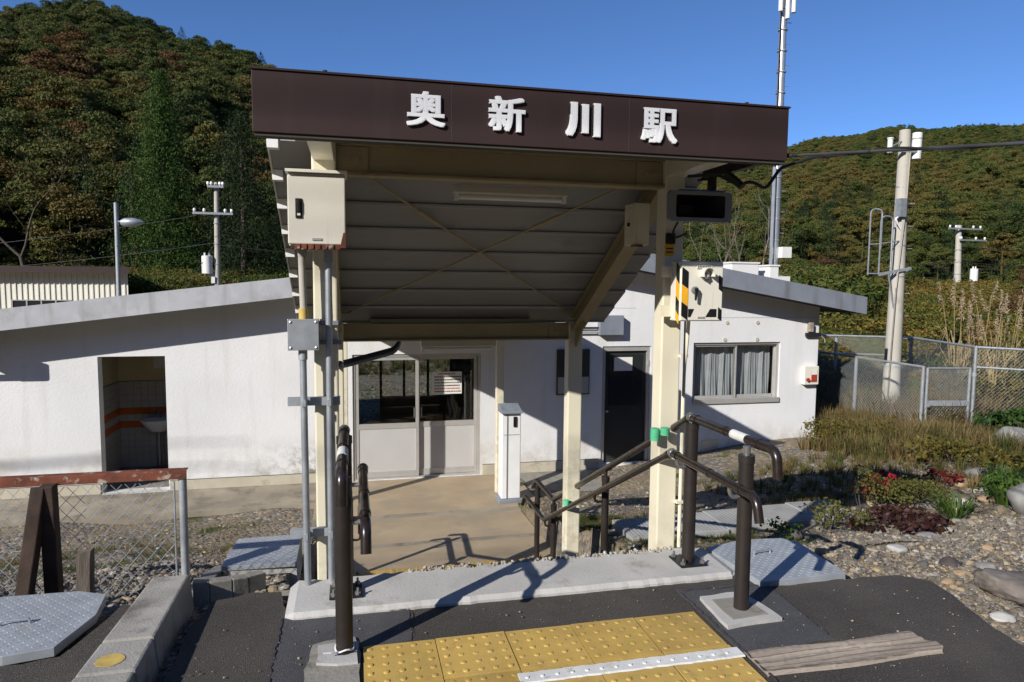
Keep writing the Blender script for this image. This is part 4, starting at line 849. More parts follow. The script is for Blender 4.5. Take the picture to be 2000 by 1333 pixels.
B().tube([(1.738,EY0-.001,1.485),(1.738,EY0-.02,1.485)], .018, 12).obj('lock_boss', m_spk, t); B().hexa([(1.732,EY0-.03,1.43),(1.741,EY0-.03,1.43),(1.741,EY0-.02,1.43),(1.732,EY0-.02,1.43),(1.731,EY0-.032,1.495),(1.747,EY0-.032,1.495),(1.747,EY0-.02,1.495),(1.731,EY0-.02,1.495)]).obj('lever', m_black, t, bevel=.002)
B().box(1.762,1.803,EY0-.004,EY0-.0005,1.337,1.345).obj('name_plate', m_alu, t); B().box(1.752,1.838,EY0-.004,EY0-.0005,1.598,1.613).obj('title_plate', m_paper, t)
b = B(); x = 1.755
for w in (.006,.005,.004,.007,.006,.007,.007,.008): b.box(x, x+w, EY0-.0052, EY0-.0042, 1.601, 1.610); x += w+.0035
b.obj('title_print', m_ink, t, kind='stuff'); B().box(1.752,1.838,EY0-.004,EY0-.0005,1.5945,1.5968).obj('title_rule', m_spk, t)
for z in (1.37, 1.58): B().box(1.60,1.6615,3.40,3.43,z-.03,z+.03).obj('mount', m_cream, t)
t = thing('conduit', 'cream plastic conduit down the side of the right canopy post', 'conduit', (1.75, 3.44, 0))
B().tube(bend([(1.775,3.42,1.325),(1.775,3.43,1.20),(1.772,3.45,1.05),(1.772,3.45,.04)], .05), .011, 8).obj('pipe', m_cream, t, smooth=True); B().tube([(1.76,3.43,1.32),(1.758,3.43,.9)], .005, 6).obj('lead', m_cable, t)
for z in (1.12, .30): B().box(1.745,1.79,3.435,3.468,z-.008,z+.008).obj('saddle_clip', m_cream, t)

# green foam sleeves
for i, (c, h, lb) in enumerate((((1.60,3.43,.66),.085,'upper green foam sleeve on the right front canopy post'),((1.645,3.40,.695),.05,'short green foam sleeve nearest the right handrail'),((-.085,3.50,.64),.12,'green foam sleeve on the left front canopy post'),((1.63,5.09,-.24),.05,'green foam sleeve low on the right rear canopy post'))):
    b = B(); n = 14; r = .025
    ro = lambda r, z: [(c[0]+r*math.cos(2*math.pi*k/n), c[1]+r*math.sin(2*math.pi*k/n), z) for k in range(n)]
    b.loft([ro(.012,c[2]), ro(r,c[2]), ro(r,c[2]+h*.8), ro(.012,c[2]+h*.8)], True, (True,True)); b.obj('foam_sleeve', m_green, label=lb, cat='foam sleeve', smooth=True)

# ---------------------------------------------------------------- handrails
def handrail(xu, xl, s, label):
    # s = +1: lower rail lies left of the posts (right hand rail), -1 the mirror
    t = thing('handrail', label, 'handrail', (xu, 3.2, 0))
    zu, zw = .815, .615; ru, rl = .0215, .0205
    k = -.493
    up = bend([(xu,2.50,zu-.115),(xu,2.52,zu),(xu,3.27,zu),(xu,5.77,zu+k*2.50),(xu,6.38,zu+k*2.50+.01),(xu-.10*s*0,6.50,zu+k*2.50-.10)], .045, 7)
    lo = bend([(xl,2.50,zw-.10),(xl,2.53,zw),(xl,3.32,zw),(xl,5.80,zw+k*2.48),(xl,6.50,zw+k*2.48+.01),(xl,6.60,zw+k*2.48-.11)], .045, 7)
    B().tube(up, ru, 12).obj('upper_rail', m_rail, t, smooth=True); B().tube(lo, rl, 12).obj('lower_rail', m_rail, t, smooth=True)
    for y, z0, r, zt in ((2.74,.0,.034,zu-.075),(3.26,.036,.034,zu-.03),(4.50,-.62,.026,zu+k*1.23-.06),(5.77,-1.2,.026,zu+k*2.5-.05),(6.33,-1.215,.026,zu+k*2.5-.05)):
        p = B().tube([(xu,y,z0),(xu,y,zt)], r, 16).obj('post', m_pole, t, smooth=True)
        B().tube([(xu,y,zt-.001),(xu,y,zt+.045)], r*.5, 10).obj('stub', m_cast if r > .03 else m_pole, p, smooth=True)
        B().tube([(xu,y,zt-.03),(xu,y,zt+.004)], r+.003, 16).obj('cap', m_pole, p, smooth=True)
        zr = zw + (0 if y < 3.3 else k*(min(y,5.8)-3.32)); B().tube(bend([(xu-s*r*.8,y,zr-.06),(xl+s*.002,y,zr-.065),(xl,y,zr-.012)], .035), .010, 8).obj('bracket', m_cast if r > .03 else m_rail, p, smooth=True)
        if y > 3 and abs(y-5.77) > .1:
            B().box(xu-.075,xu+.075,y-.075,y+.075,z0-.002,z0+.008).obj('base_plate', m_black, p, bevel=.002)
            for dx in (-.055,.055):
                for dy in (-.055,.055):
                    q = B(); q.tube([(xu+dx,y+dy,z0+.008),(xu+dx,y+dy,z0+.02)], .014, 6); q.tube([(xu+dx,y+dy,z0+.02),(xu+dx,y+dy,z0+.04)], .006, 6); q.obj('anchor_bolt', m_cast, p)
    for x, rr, zz, y0 in ((xu, ru, zu, 3.27), (xl, rl, zw, 3.32)):
        B().ball((x,y0,zz), rr*1.28, 12, 8).obj('joint', m_cast, t, smooth=True)
        for y, m, l in ((2.66,m_rail,.035),(2.92,m_rail,.012)): B().tube([(x,y-l/2,zz),(x,y+l/2,zz)], rr+.003, 12).obj('collar', m, t, smooth=True)
        B().tube([(x,y0+.03,zz+k*.03),(x,y0+.06,zz+k*.06)], rr+.0035, 12).obj('collar', m_rail, t, smooth=True); B().tube([(x,y0-.07,zz),(x,y0-.03,zz)], rr+.0035, 12).obj('collar', m_rail, t, smooth=True)
    B().tube([(xu,2.74,zu),(xu,2.86,zu)], ru+.0012, 14).obj('tape_band', m_tape, t, smooth=True)
    return t
handrail(1.73, 1.65, 1, 'dark brown double handrail on the right side of the stairs')
handrail(-.05, .035, -1, 'dark brown double handrail on the left side of the stairs')

# card reader pedestal
t = thing('card_reader', 'white card reader pedestal on a dark base in front of the door', 'card reader', (1.93, 8.42, -1.28))
B().box(1.77,2.10,8.34,8.60,-1.29,-1.235).obj('base', m_roofedge2, t, bevel=.01); B().box(1.81,2.06,8.37,8.57,-1.234,-.13).obj('column', m_wht, t, bevel=.012)
B().hexa([(1.80,8.33,-.129),(2.07,8.33,-.129),(2.07,8.58,-.129),(1.80,8.58,-.129),(1.80,8.33,-.10),(2.07,8.33,-.10),(2.07,8.58,-.03),(1.80,8.58,-.03)]).obj('reader_head', m_roofedge2, t, bevel=.006)
B().box(1.96,2.0,8.355,8.369,-.30,-.17).obj('ticket_slot', m_black, t); B().box(1.84,2.04,8.366,8.3695,-.405,-.40).obj('door_joint', m_spk, t); B().box(1.875,1.89,8.364,8.3695,-1.23,-.14).obj('side_groove', m_spk, t)

# ---------------------------------------------------------------- fences
def chain_link(p0, p1, z0, z1, pitch, r, mt, parent, z0b=None, z1b=None, n=3):
    p0 = Vector((*p0, 0)); p1 = Vector((*p1, 0)); L_ = (p1-p0).length; d = (p1-p0)/L_; nr = Vector((-d.y, d.x, 0))
    z0b = z0 if z0b is None else z0b; z1b = z1 if z1b is None else z1b; b = B(); H = z1-z0
    def P(u, v, s): t = u/L_; zz = (z0+(z0b-z0)*t)+v*((z1-z0)+((z1b-z0b)-(z1-z0))*t)/H; q = p0+d*u+nr*s*r; return (q.x, q.y, zz)
    s = 1.15                                       # diamonds a little taller than wide
    k = int((L_+H)/pitch)+2
    for fam in (1, -1):
        for i in range(-1, k+1):
            c = i*pitch; pts = []
            if fam == 1: u0, v0, u1, v1 = c-H/s, 0, c, H
            else: u0, v0, u1, v1 = c, 0, c-H/s, H
            (ua, va), (ub, vb) = sorted(((u0, v0), (u1, v1)))
            if ub <= 0 or ua >= L_: continue
            f = lambda u: va+(vb-va)*(u-ua)/(ub-ua)
            a0 = max(0, ua); a1 = min(L_, ub); b.tube([P(a0, f(a0), fam), P(a1, f(a1), fam)], r, n, False)
    return b.obj('chain_mesh', mt, parent, kind='stuff', fix=False)
t = thing('chain_fence', 'low chain link fence with rusty red top bar on the left', 'fence', (-1.7, 4.0, -.2))
FY = 4.0
b = B(); b.box(-2.75,-.905,FY-.004,FY+.05,.47,.475); b.box(-2.75,-.905,FY-.008,FY-.003,.425,.475); b.obj('top_bar', m_rust, t, bevel=.002)
B().tube([(-.93,FY+.02,-.22),(-.93,FY+.02,.468)], .021, 12).obj('post', m_galvd, t, smooth=True); B().tube([(-.972,FY+.01,-.15),(-.972,FY+.01,.41)], .006, 6).obj('tension_bar', m_galv, t)
chain_link((-2.7,FY+.012), (-.975,FY+.012), -.22, .41, .07, .0017, m_galv, t)
t = thing('rail_prop', 'pair of dark rusty old rails propping the left fence', 'rail prop', (-1.75, 3.95, -.2))
B().beam((-1.60,FY-.045,.43), (-1.66,FY-.20,-.25), .065, .075).obj('slanted_rail', m_rustd, t, bevel=.006); B().beam((-1.565,FY-.045,.44), (-1.555,FY-.05,-.25), .07, .07).obj('upright_rail', m_rustd, t, bevel=.006)
b = B(); rings = []
for i, z in enumerate((-.25,-.1,0,.10,.125)): rings.append([(-1.36+.004*i+dx+rnd.gauss(0,.002), FY-.20+dy, z+(.012 if (dx > 0 and i == 4) else 0)) for dx, dy in ((-.032,-.03),(.03,-.03),(.033,.03),(-.03,.03))])
b.loft(rings).obj('timber_stake', m_stake, label='short grey timber stake in the gravel by the left fence', cat='stake')

t = thing('enclosure_fence', 'galvanised chain link fence enclosing the plot right of the building', 'fence', (9.2, 10, -1))
P2 = (8.83,9.10); P1 = (8.62,10.35); P0 = (8.35,12.4); P3 = (9.66,8.95); BC = (10.45,11.1); BF0 = (8.03,10.73+1.6); BR = (11.2,7.6)
def fpost(p, z0, z1, r=.028): return B().tube([(*p,z0),(*p,z1)], r, 10).obj('post', m_galv, t, smooth=True)
for p, z0, z1 in ((P2,-1.1,.26),(P1,-1.1,.29),(P0,-1.2,.33),(P3,-1.15,.58),(BC,-1.1,.56),(BF0,-1.2,.56),((9.3,11.75),-1.1,.56),(BR,-1.0,.55)): fpost(p, z0, z1)
def frail(a, c, za, zc, r=.02): B().tube([(*a,za),(*c,zc)], r, 8).obj('rail', m_galv, t, smooth=True)
frail(P2,P1,.25,.28); frail(P1,P0,.28,.32); frail(BF0,BC,.55,.55); frail(BC,P3,.55,.57); frail(P3,BR,.57,.54); frail(P3,BR,.25,.24,.017); frail(BF0,BC,.2,.2,.015)
m_mesh = m_galvd
chain_link(P2,P1,-1.0,.25,.052,.0013,m_mesh,t,-1.05,.28); chain_link(P1,P0,-1.05,.28,.052,.0013,m_mesh,t,-1.15,.32)
chain_link(BF0,BC,-1.1,.55,.052,.0013,m_mesh,t); chain_link(BC,P3,-1.0,.55,.052,.0013,m_mesh,t,-1.0,.57); chain_link(P3,BR,-1.0,.57,.052,.0013,m_mesh,t,-.85,.54)
g = thing('fence_gate', 'galvanised mesh gate with cross bar in the right fence', 'gate', (9.25, 9.05, -1))
GA = Vector((8.90,9.087,0)); GB = Vector((9.59,8.967,0)); gd = (GB-GA)
for q in (GA, GB): B().tube([(q.x,q.y,-.96),(q.x,q.y,.235)], .024, 10).obj('stile', m_galv, g, smooth=True)
for z, r in ((.23,.018),(-.95,.018)): B().tube([(GA.x,GA.y,z),(GB.x,GB.y,z)], r, 8).obj('frame_rail', m_galv, g)
B().beam((GA.x,GA.y-.02,-.33),(GB.x,GB.y-.02,-.33),.012,.085,(0,1,0)).obj('cross_bar', m_galvd, g); B().box(8.885,8.93,9.03,9.06,-.39,-.36).obj('latch', m_galvd, g)
for z in (.1,-.8): B().tube([(P3[0],P3[1],z),(P3[0],P3[1],z+.06)], .036, 10).obj('hinge', m_galvd, g)
chain_link((GA.x,GA.y),(GB.x,GB.y),-.94,.22,.052,.0013,m_mesh,g)

# ---------------------------------------------------------------- poles, mast, cables
t = thing('concrete_pole', 'concrete signal pole with white cylinders and ladder cage at right', 'pole', (9.35, 10.36, -.9))
pa, pb = Vector((9.33,10.30,-1.05)), Vector((9.66,10.67,4.31)); ax = lambda z: pa.lerp(pb, (z-pa.z)/(pb.z-pa.z))
B().tube([pa, pb], [.15,.092], 18).obj('shaft', m_cpole, t, smooth=True)
for z in (.1,1.7,2.25,3.0,3.3): q = ax(z); rr = .15-.058*(z+1.05)/5.36; B().tube([q-Vector((0,0,.012)), q+Vector((0,0,.012))], rr+.004, 18).obj('band', m_galv, t)
q = ax(3.9); B().tube([q+Vector((.20,-.06,-.10)), q+Vector((.21,-.06,.36))], .082, 16).obj('white_cylinder', m_wht, t, smooth=True); B().tube([q+Vector((.20,-.06,.05)), q+Vector((.20,-.06,.07))], .086, 16).obj('band', m_galv, t); B().tube([q+Vector((.204,-.06,.25)), q+Vector((.204,-.06,.262))], .086, 16).obj('band', m_spk, t)
B().tube([q+Vector((-.30,0,.0)), q+Vector((-.30,0,.24))], .045, 12).obj('white_cylinder', m_wht, t, smooth=True); B().tube([q+Vector((-.30,0,.24)), q+Vector((-.30,0,.26))], .055, 12).obj('cap', m_wht, t)
B().box(q.x-.28,q.x+.25,q.y-.13,q.y-.10,q.z+.0,q.z+.07).obj('cross_arm', m_galvd, t); B().tube([q+Vector((-.26,-.02,.12)), q+Vector((-.1,-.02,.2)), q+Vector((0,-.02,.2))], .012, 6).obj('stay', m_galv, t)
for dx in (-.05,-.02,.02): B().tube([q+Vector((dx,-.12,0)), ax(2.9)+Vector((dx*.6-.03,-.13,0)), ax(2.55)+Vector((-.07+dx*.5,-.14,0)), ax(1.5)+Vector((-.13,-.13,0)), ax(-.7)+Vector((-.17,-.10,0))], .013, 6).obj('conduit', m_cpole, t)
q = ax(2.75); B().box(q.x-.19,q.x-.06,q.y-.2,q.y-.08,q.z,q.z+.32).obj('cable_box', m_galv, t); B().tube(bend([(q.x-.17,q.y-.14,q.z+.0),(q.x-.24,q.y-.14,q.z-.03),(q.x-.1,q.y-.14,q.z-.22),(q.x-.05,q.y-.14,q.z-.3)],.06), .016, 6).obj('conduit', m_wht, t)
q = ax(1.75)
for dy in (-.12, .14):
    zt = 1.15 if dy > 0 else 1.0
    B().tube(bend([(q.x-.50,q.y+dy,q.z-.02),(q.x-.50,q.y+dy,q.z+zt),(q.x-.26,q.y+dy,q.z+zt),(q.x-.26,q.y+dy,q.z+.05 if dy < 0 else q.z+.45)], .1), .014, 6).obj('cage_hoop', m_galv, t, smooth=True)
for z in (.0,.52): B().tube([(q.x-.50,q.y-.12,q.z+z),(q.x-.50,q.y+.14,q.z+z)], .011, 6).obj('cage_bar', m_galv, t); B().tube([(q.x-.50,q.y-.12,q.z+z),(q.x-.05,q.y-.05,q.z+z+.06)], .012, 6).obj('cage_bar', m_galv, t)
B().beam((q.x-.50,q.y-.12,q.z-.02),(q.x+.15,q.y-.14,q.z+.1),.02,.05,(0,1,0)).obj('platform_arm', m_galvd, t); B().tube([(q.x-.30,q.y-.12,q.z),(q.x-.10,q.y-.10,q.z-.75)], .014, 6).obj('strut', m_galv, t)
for i in range(8): z = .2+.4*i; q2 = ax(z); B().tube([q2+Vector((.12,-.05,0)), q2+Vector((.22,-.07,0))], .008, 5).obj('step_bolt', m_galvd, t)

t = thing('antenna_mast', 'tall galvanised antenna mast rising behind the right roof', 'mast', (10.7, 16.05, -1))
ma, mb = Vector((10.62,15.9,-1.0)), Vector((11.16,16.75,10.4)); mx_ = lambda z: ma.lerp(mb, (z-ma.z)/(mb.z-ma.z))
B().tube([ma, mb], [.125,.085], 14).obj('shaft', m_mast, t, smooth=True)
for z in np.arange(1.6, 9, .55): q = mx_(z); B().tube([q, q+Vector((0,0,.03))], .125, 12).obj('band', m_galvd, t); B().tube([q+Vector((.1,-.03,.2)), q+Vector((.22,-.05,.2))], .009, 5).obj('step_bolt', m_galvd, t); B().tube([q+Vector((-.1,-.03,.05)), q+Vector((-.2,-.05,.05))], .009, 5).obj('step_bolt', m_galvd, t)
B().tube([mx_(1)+Vector((-.15,-.1,0)), mx_(9)+Vector((-.12,-.08,0)), mx_(10)+Vector((-.13,-.08,0))], .018, 6).obj('feeder_cable', m_cable, t); B().tube([mx_(1)+Vector((-.17,-.12,0)), mx_(4.6)+Vector((-.15,-.1,0))], .05, 8).obj('cable_guard', m_mast, t, smooth=True)
for a in (-.19, .02, .19):
    q = mx_(8.75); B().tube([q+Vector((a,-.16,-.3+abs(a))), q+Vector((a,-.16,1.5))], .06, 10).obj('antenna_panel', m_wht if a else m_mast, t, smooth=True)
    B().tube([q+Vector((0,0,.2)), q+Vector((a,-.16,.2))], .02, 6).obj('bracket', m_galvd, t)
q = mx_(2.35); B().box(q.x+.05,q.x+.32,q.y-.28,q.y-.1,q.z-.1,q.z+.18).obj('meter_box', m_wht, t); q = mx_(1.75); B().box(q.x-.2,q.x+.36,q.y-.2,q.y+.1,q.z-.45,q.z+.02).obj('equipment_box', m_wht, t)

def utility_pole(base, top, r, label, arms, trans, lean=None):
    t = thing('utility_pole', label, 'utility pole', base); a = Vector(base); c = Vector(top); X_ = lambda f: a.lerp(c, f)
    B().tube([a, c], [r, r*.68], 14).obj('shaft', m_cpole, t, smooth=True)
    for f, l0, l1 in arms:
        q = X_(f); ar = B().box(q.x-l0,q.x+l1,q.y-r-.12,q.y-r-.02,q.z-.05,q.z+.05).obj('cross_arm', m_galv, t)
        for dx in (-l0*.92, -l0*.5, l1*.55, l1*.92): B().tube([(q.x+dx,q.y-r-.07,q.z+.05),(q.x+dx,q.y-r-.07,q.z+.12),(q.x+dx,q.y-r-.07,q.z+.22)], [.03,.07,.05], 8).obj('insulator', m_insul, ar, smooth=True)
    f, dx = trans; q = X_(f); tr = B().tube([(q.x+dx,q.y-.1,q.z-.42),(q.x+dx,q.y-.1,q.z-.40),(q.x+dx,q.y-.1,q.z+.40),(q.x+dx,q.y-.1,q.z+.42)], [.2,.24,.24,.2], 14).obj('transformer', m_wht, t, smooth=True)
    for k in (-.1,.1): B().tube([(q.x+dx+k,q.y-.1,q.z+.42),(q.x+dx+k,q.y-.1,q.z+.56)], .04, 8).obj('bushing', m_insul, tr)
    B().box(min(q.x,q.x+dx),max(q.x,q.x+dx),q.y-.14,q.y-.02,q.z-.5,q.z-.43).obj('hanger', m_galvd, t); B().box(q.x+dx+.18,q.x+dx+.34,q.y-.25,q.y-.05,q.z-.85,q.z-.55).obj('cutout', m_insul, t)
    for k in range(4): q = X_(.35+.13*k); B().tube([q-Vector((0,0,.02)), q+Vector((0,0,.02))], r*1.0, 12).obj('band', m_galvd, t)
    return t
utility_pole((-6.2,34.3,-1.2), (-6.2,34.8,6.1), .15, 'grey utility pole with transformer left of the canopy', ((.80,1.0,.75),(.97,.35,.35)), (.475,-.42))
utility_pole((38.4,37.2,-.5), (38.73,37.75,5.6), .24, 'distant utility pole with transformer above the right bushes', ((.96,1.1,1.5),(.84,.2,1.9)), (.47,1.2))
t = thing('street_lamp', 'grey street lamp with drop shaped head behind the left roof', 'street lamp', (-7.38, 24.4, -1.2))
B().tube([(-7.38,24.4,-1.3),(-7.38,24.5,3.98)], .065, 12).obj('pole', m_galvd, t, smooth=True); B().tube([(-7.32,24.45,3.38),(-7.1,24.45,3.4)], .03, 8).obj('arm', m_galv, t)
hd = [[(-7.25+u, 24.45+ry*math.cos(a*.5236), 3.36+.02*u+rz*math.sin(a*.5236)) for a in range(12)] for u, ry, rz in ((0,.06,.08),(.12,.14,.14),(.35,.17,.15),(.55,.13,.10),(.68,.03,.03))]
B().loft(hd).obj('lamp_head', m_galv, t, smooth=True)

def cable(name, pts, r, label, mt=m_cable, n=6, cat='cable'): return B().tube(pts, r, n).obj(name, mt, label=label, cat=cat, smooth=True)
c0, c1 = Vector((1.925,2.93,2.115)), Vector((2.34,1.0,1.93)); c1 = Vector((2.10,1.82,1.972)); far = c0 + (c1-c0)*4.5
t = thing('service_cable', 'thick spiral wrapped overhead cable leaving the sign to the right', 'cable', c0)
pts = [c0+(far-c0)*i/40 for i in range(41)]; B().tube(pts, .0065, 10).obj('messenger', m_mess, t, smooth=True)
d = (far-c0).normalized(); u_ = d.orthogonal().normalized(); w_ = d.cross(u_); L_ = (far-c0).length
B().tube([c0+d*.32+d*(L_-.32)*i/240 + (u_*math.cos(i*.24)+w_*math.sin(i*.24))*.008 for i in range(241)], .0045, 5).obj('spiral_wrap', m_cable, t, smooth=True)
for k in range(3): q = c0+d*(.03+.05*k); B().tube([q, q+d*.035], .0125-.002*k, 8).obj('clamp', m_cable, t)
B().tube(bend([(1.66,3.25,2.06),(1.74,3.1,2.05),(1.80,3.0,1.985),(1.86,3.0,2.01),(1.93,2.98,1.97),(1.99,2.96,2.07),(2.01,2.75,2.085), tuple(c0+d*.55)], .03), .008, 8).obj('drop_lead', m_cable, t, smooth=True)
B().tube([(1.765,3.06,2.05),(1.81,2.99,1.98)], .018, 8).obj('splice', m_cable, t)
W_ = [((-7.38,24.4,2.6),(-6.2,34.5,3.6),.3,'thin wire between street lamp and utility pole'),((-30,40,1.2),(-6.2,34.5,3.3),.4,'lower wire running left from the utility pole'),((-6.2,34.5,3.2),(20,33,1.8),.3,'lower wire running right from the utility pole'),((-30,38,2.0),(-6.2,34.5,4.7),.5,'upper wire running left from the utility pole'),((-6.2,34.6,3.4),(-8.8,33,-1.2),.0,'slanting guy wire of the left utility pole'),((38.6,37.5,4.2),(70,34,4.6),.5,'upper wire running right from the distant utility pole'),((38.6,37.5,3.2),(70,34,3.4),.5,'lower wire running right from the distant utility pole'),((38.6,37.5,3.4),(22,42,1.5),.4,'wire running left from the distant utility pole')]
for a, c, s, lb in W_: cable('wire', sag(a, c, s), .012 if abs(a[0]) < 32 and c[0] < 30 else .022, lb, n=5, cat='wire')
# overhead line behind the photographer whose soft shadow lies on sign and walls
for k, (y, z) in enumerate(((-4,8.62),(-4,8.46),(-4.0,7.5))):
    cable('overhead_line', sag((-32,y,z+.3), (6,y,z+.3), .3), .013, ('highest','middle','lowest')[k]+' overhead line beside the track behind the viewer', n=6, cat='overhead line')
t = thing('wall_horn', 'horn loudspeaker on a bracket at the left end of the building', 'loudspeaker', (-5.0, 9.4, .8))
B().loft([rrect(-4.55,.73,.34,.22,9.36,.03), rrect(-4.65,.73,.28,.2,9.5,.03), rrect(-4.71,.73,.12,.12,9.62,.03)]).obj('horn', m_spk, t); B().box(-5.6,-4.5,9.5,9.53,.50,.56).obj('bracket', m_galvd, t); B().tube(bend([(-5.2,9.5,.7),(-5.0,9.5,.61),(-4.85,9.5,.75)], .06), .012, 6).obj('lead', m_cable, t); B().tube([(-5.58,9.5,-1.3),(-5.58,9.5,1.3)], .09, 10).obj('post', m_galvd, t)

# ---------------------------------------------------------------- beige depot left behind the roof
t = thing('depot_building', 'beige ribbed metal building with dark roof edge behind the left roof', 'building', (-14, 33, -1))
DY = 31.5
B().hexa([(-26,DY,-1.5),(-9.15,DY,-1.5),(-11.8,DY+8,-1.5),(-26,DY+8,-1.5),(-26,DY,1.86),(-9.15,DY,1.86),(-11.8,DY+8,1.86),(-26,DY+8,1.86)]).obj('wall', m_siding, t); B().hexa([(-26.2,DY-.5,1.87),(-8.95,DY-.5,1.87),(-11.7,DY+8.2,1.87),(-26.2,DY+8.2,1.87),(-26.2,DY-.5,2.05),(-8.95,DY-.5,2.05),(-11.7,DY+8.2,2.05),(-26.2,DY+8.2,2.05)]).obj('roof', m_rbrown, t); B().box(-26.2,-8.94,DY-.52,DY-.501,1.8,1.96).obj('gutter', m_rbrown, t)
b = B()
for i in range(84): x = -25.9+.2*i; b.box(x, x+.05, DY-.035, DY-.001, -1.4, 1.85)
b.obj('siding_ribs', m_siding, t, kind='stuff')
for x0, x1 in ((-13.4,-11.3),(-10.6,-9.4),(-17.5,-15.4)):
    w = B().box(x0,x1,DY-.05,DY-.036,-.6,.66).obj('window', m_glassd, t)
    for k in range(5): xx = x0+(x1-x0)*k/4; B().box(xx-.025,xx+.025,DY-.075,DY-.0505,-.6,.66).obj('frame', m_alu, w)
    B().box(x0-.03,x1+.03,DY-.08,DY-.0505,.661,.70).obj('frame', m_alu, w); B().box(x0+.35,x0+.9,DY-.056,DY-.0506,-.6,.3).obj('blind', m_curtain, w)

# ---------------------------------------------------------------- rocks and gravel
m_rock1 = mat('rock_brown', (.145,.125,.11), .9, .3, 9, .4, 30, col2=(.22,.2,.13), c2scale=6, c2=(.6,.7)); m_rock2 = mat('rock_grey', (.24,.235,.22), .9, .25, 9, .4, 30); m_rock3 = mat('rock_ochre', (.31,.215,.13), .85, .3, 9, .3, 40); m_rock4 = mat('rock_white', (.40,.39,.36), .85, .15, 12, .3, 40); m_rock5 = mat('rock_dark', (.065,.052,.05), .8, .3, 10, .3, 40)
ROCKS = [((3.22,2.70),(.32,.30,.26),m_rock1,'large brown boulder at the right edge beside the asphalt'),((2.99,2.53),(.11,.09,.06),m_rock4,'white stone below the large brown boulder'),((3.30,3.13),(.12,.09,.06),m_rock5,'dark brown flat stone on the gravel slope'),((3.05,2.90),(.10,.075,.05),m_rock3,'orange stone near the large brown boulder'),((3.42,3.02),(.11,.08,.06),m_rock2,'grey slab stone beside the dark brown stone'),((2.74,3.50),(.12,.09,.07),m_rock3,'pale orange stone beside the chequer plate'),((5.2,4.85),(.14,.12,.12),m_rock4,'white stone under the green plants'),((5.38,4.78),(.22,.16,.12),m_rock3,'tan flat stone beside the white stone'),((6.26,5.62),(.45,.3,.22),m_rock2,'long grey rock among the plants on the bank'),((8.5,7.2),(.4,.4,.6),m_rock2,'tall pale grey rock at the right edge by the fence'),((5.15,4.25),(.25,.3,.35),m_rock2,'upright grey rock at the right edge of the gravel'),((5.9,5.5),(.24,.18,.14),m_rock3,'tan rock beside the red shrub'),((3.36,4.65),(.16,.12,.2),m_rock1,'mossy stump of stone by the ribbed slabs'),((3.75,3.3),(.09,.07,.06),m_rock3,'rust coloured stone high on the gravel'),((3.22,2.98),(.11,.075,.045),m_rock3,'yellow stone left of the large brown boulder'),((3.2,3.42),(.12,.1,.09),m_rock4,'pale stone in the handrail shadow on the gravel'),((-.27,3.62),(.15,.13,.12),m_rock1,'mossy stone beside the left end of the sill'),((4.2,4.2),(.14,.11,.06),m_rock2,'grey stone below the purple leaved plant')]
for i, ((x, y), s, m, lb) in enumerate(ROCKS): rock_mesh((x, y, float(gz(x, y))+s[2]*.22), s, 140+i, 4 if i == 0 else 3).obj('rock', m, label=lb, cat='rock', smooth=True, fix=False, angle=False, group='larger rocks on the bank')
m_grav = leafmat('gravel_stone', STONE + [(.44,.34,.2),(.42,.40,.36),(.1,.085,.08)], None, .9, 0, .3, 'tint')
cg = newcoll('stone_forms')
for i in range(6): proto(cg, stone_b(i, .62, 1), m_grav, 'stone_form_%s' % 'abcdef'[i])
P = []
def area(n, x0, x1, y0, y1, s0, s1, cond=None, pw=2.2):
    x = NR.uniform(x0, x1, n); y = NR.uniform(y0, y1, n); s = s0+(s1-s0)*NR.rand(n)**pw
    k = np.ones(n, bool) if cond is None else cond(x, y); P.append(np.stack([x, y, gz(x, y)+s*.12, s], 1)[k])
edge = lambda x, y: ~((x < np.interp(y, (2.2,2.43,2.65,2.85,2.95,2.97), (2.76,2.80,2.87,2.90,2.8,1.9))) & (y < 2.97)) & ~((x > 1.9) & (x < 2.5) & (y < 3.5))
notslab = lambda x, y: ~((x > 2.1) & (x < 4.4) & (y > 4.9) & (y < 5.55))
area(13000, 2.0, 5.0, 2.2, 4.7, .008, .034, lambda x, y: edge(x, y) & notslab(x, y), 1.6); area(5000, 2.0, 5.2, 2.2, 4.7, .015, .05, lambda x, y: edge(x, y) & notslab(x, y), 2.5); area(120, 2.5, 4.4, 2.3, 4.0, .04, .085, edge, 2)
area(4200, 2.0, 8.5, 4.4, 8.9, .015, .06, notslab, 2.5); area(1600, 4.5, 8, 3, 6, .02, .12, None, 3)
area(8500, -3.2, -.42, 3.62, 5.4, .01, .055, lambda x, y: ~((x > -.85) & (y > 4.4) & (y < 5.0)), 2.6); area(4200, -5, -.4, 5, 8.6, .008, .045, None, 2.8)
area(500, -1.14, -1.02, 3.2, 3.6, .015, .05); area(900, -.79, -.70, 1.5, 3.5, .008, .04); area(420, -.74, -.36, 3.42, 3.75, .015, .07); area(2600, -1, 4, 14.5, 22, .03, .09)
PP = np.concatenate(P); k = len(PP); scv = PP[:, 3:4]*NR.uniform(.7, 1.3, (k, 3))
scatter('gravel', PP[:, :3], cg, scv, NR.uniform(0, 6.28, k), NR.randint(0, 6, k), None, 'mixed brown and grey gravel stones around the stairs', None, NR.uniform(-.5, .5, (k, 2)))
n = 900; xa = NR.uniform(-.7, 2.8, n); ya = NR.uniform(1.9, 3.05, n); ka = ~((xa > .0) & (xa < 1.55) & (ya < 2.82) & (NR.rand(n) < .85)); xa, ya = xa[ka], ya[ka]; sa_ = .0025+.011*NR.rand(len(xa))**4
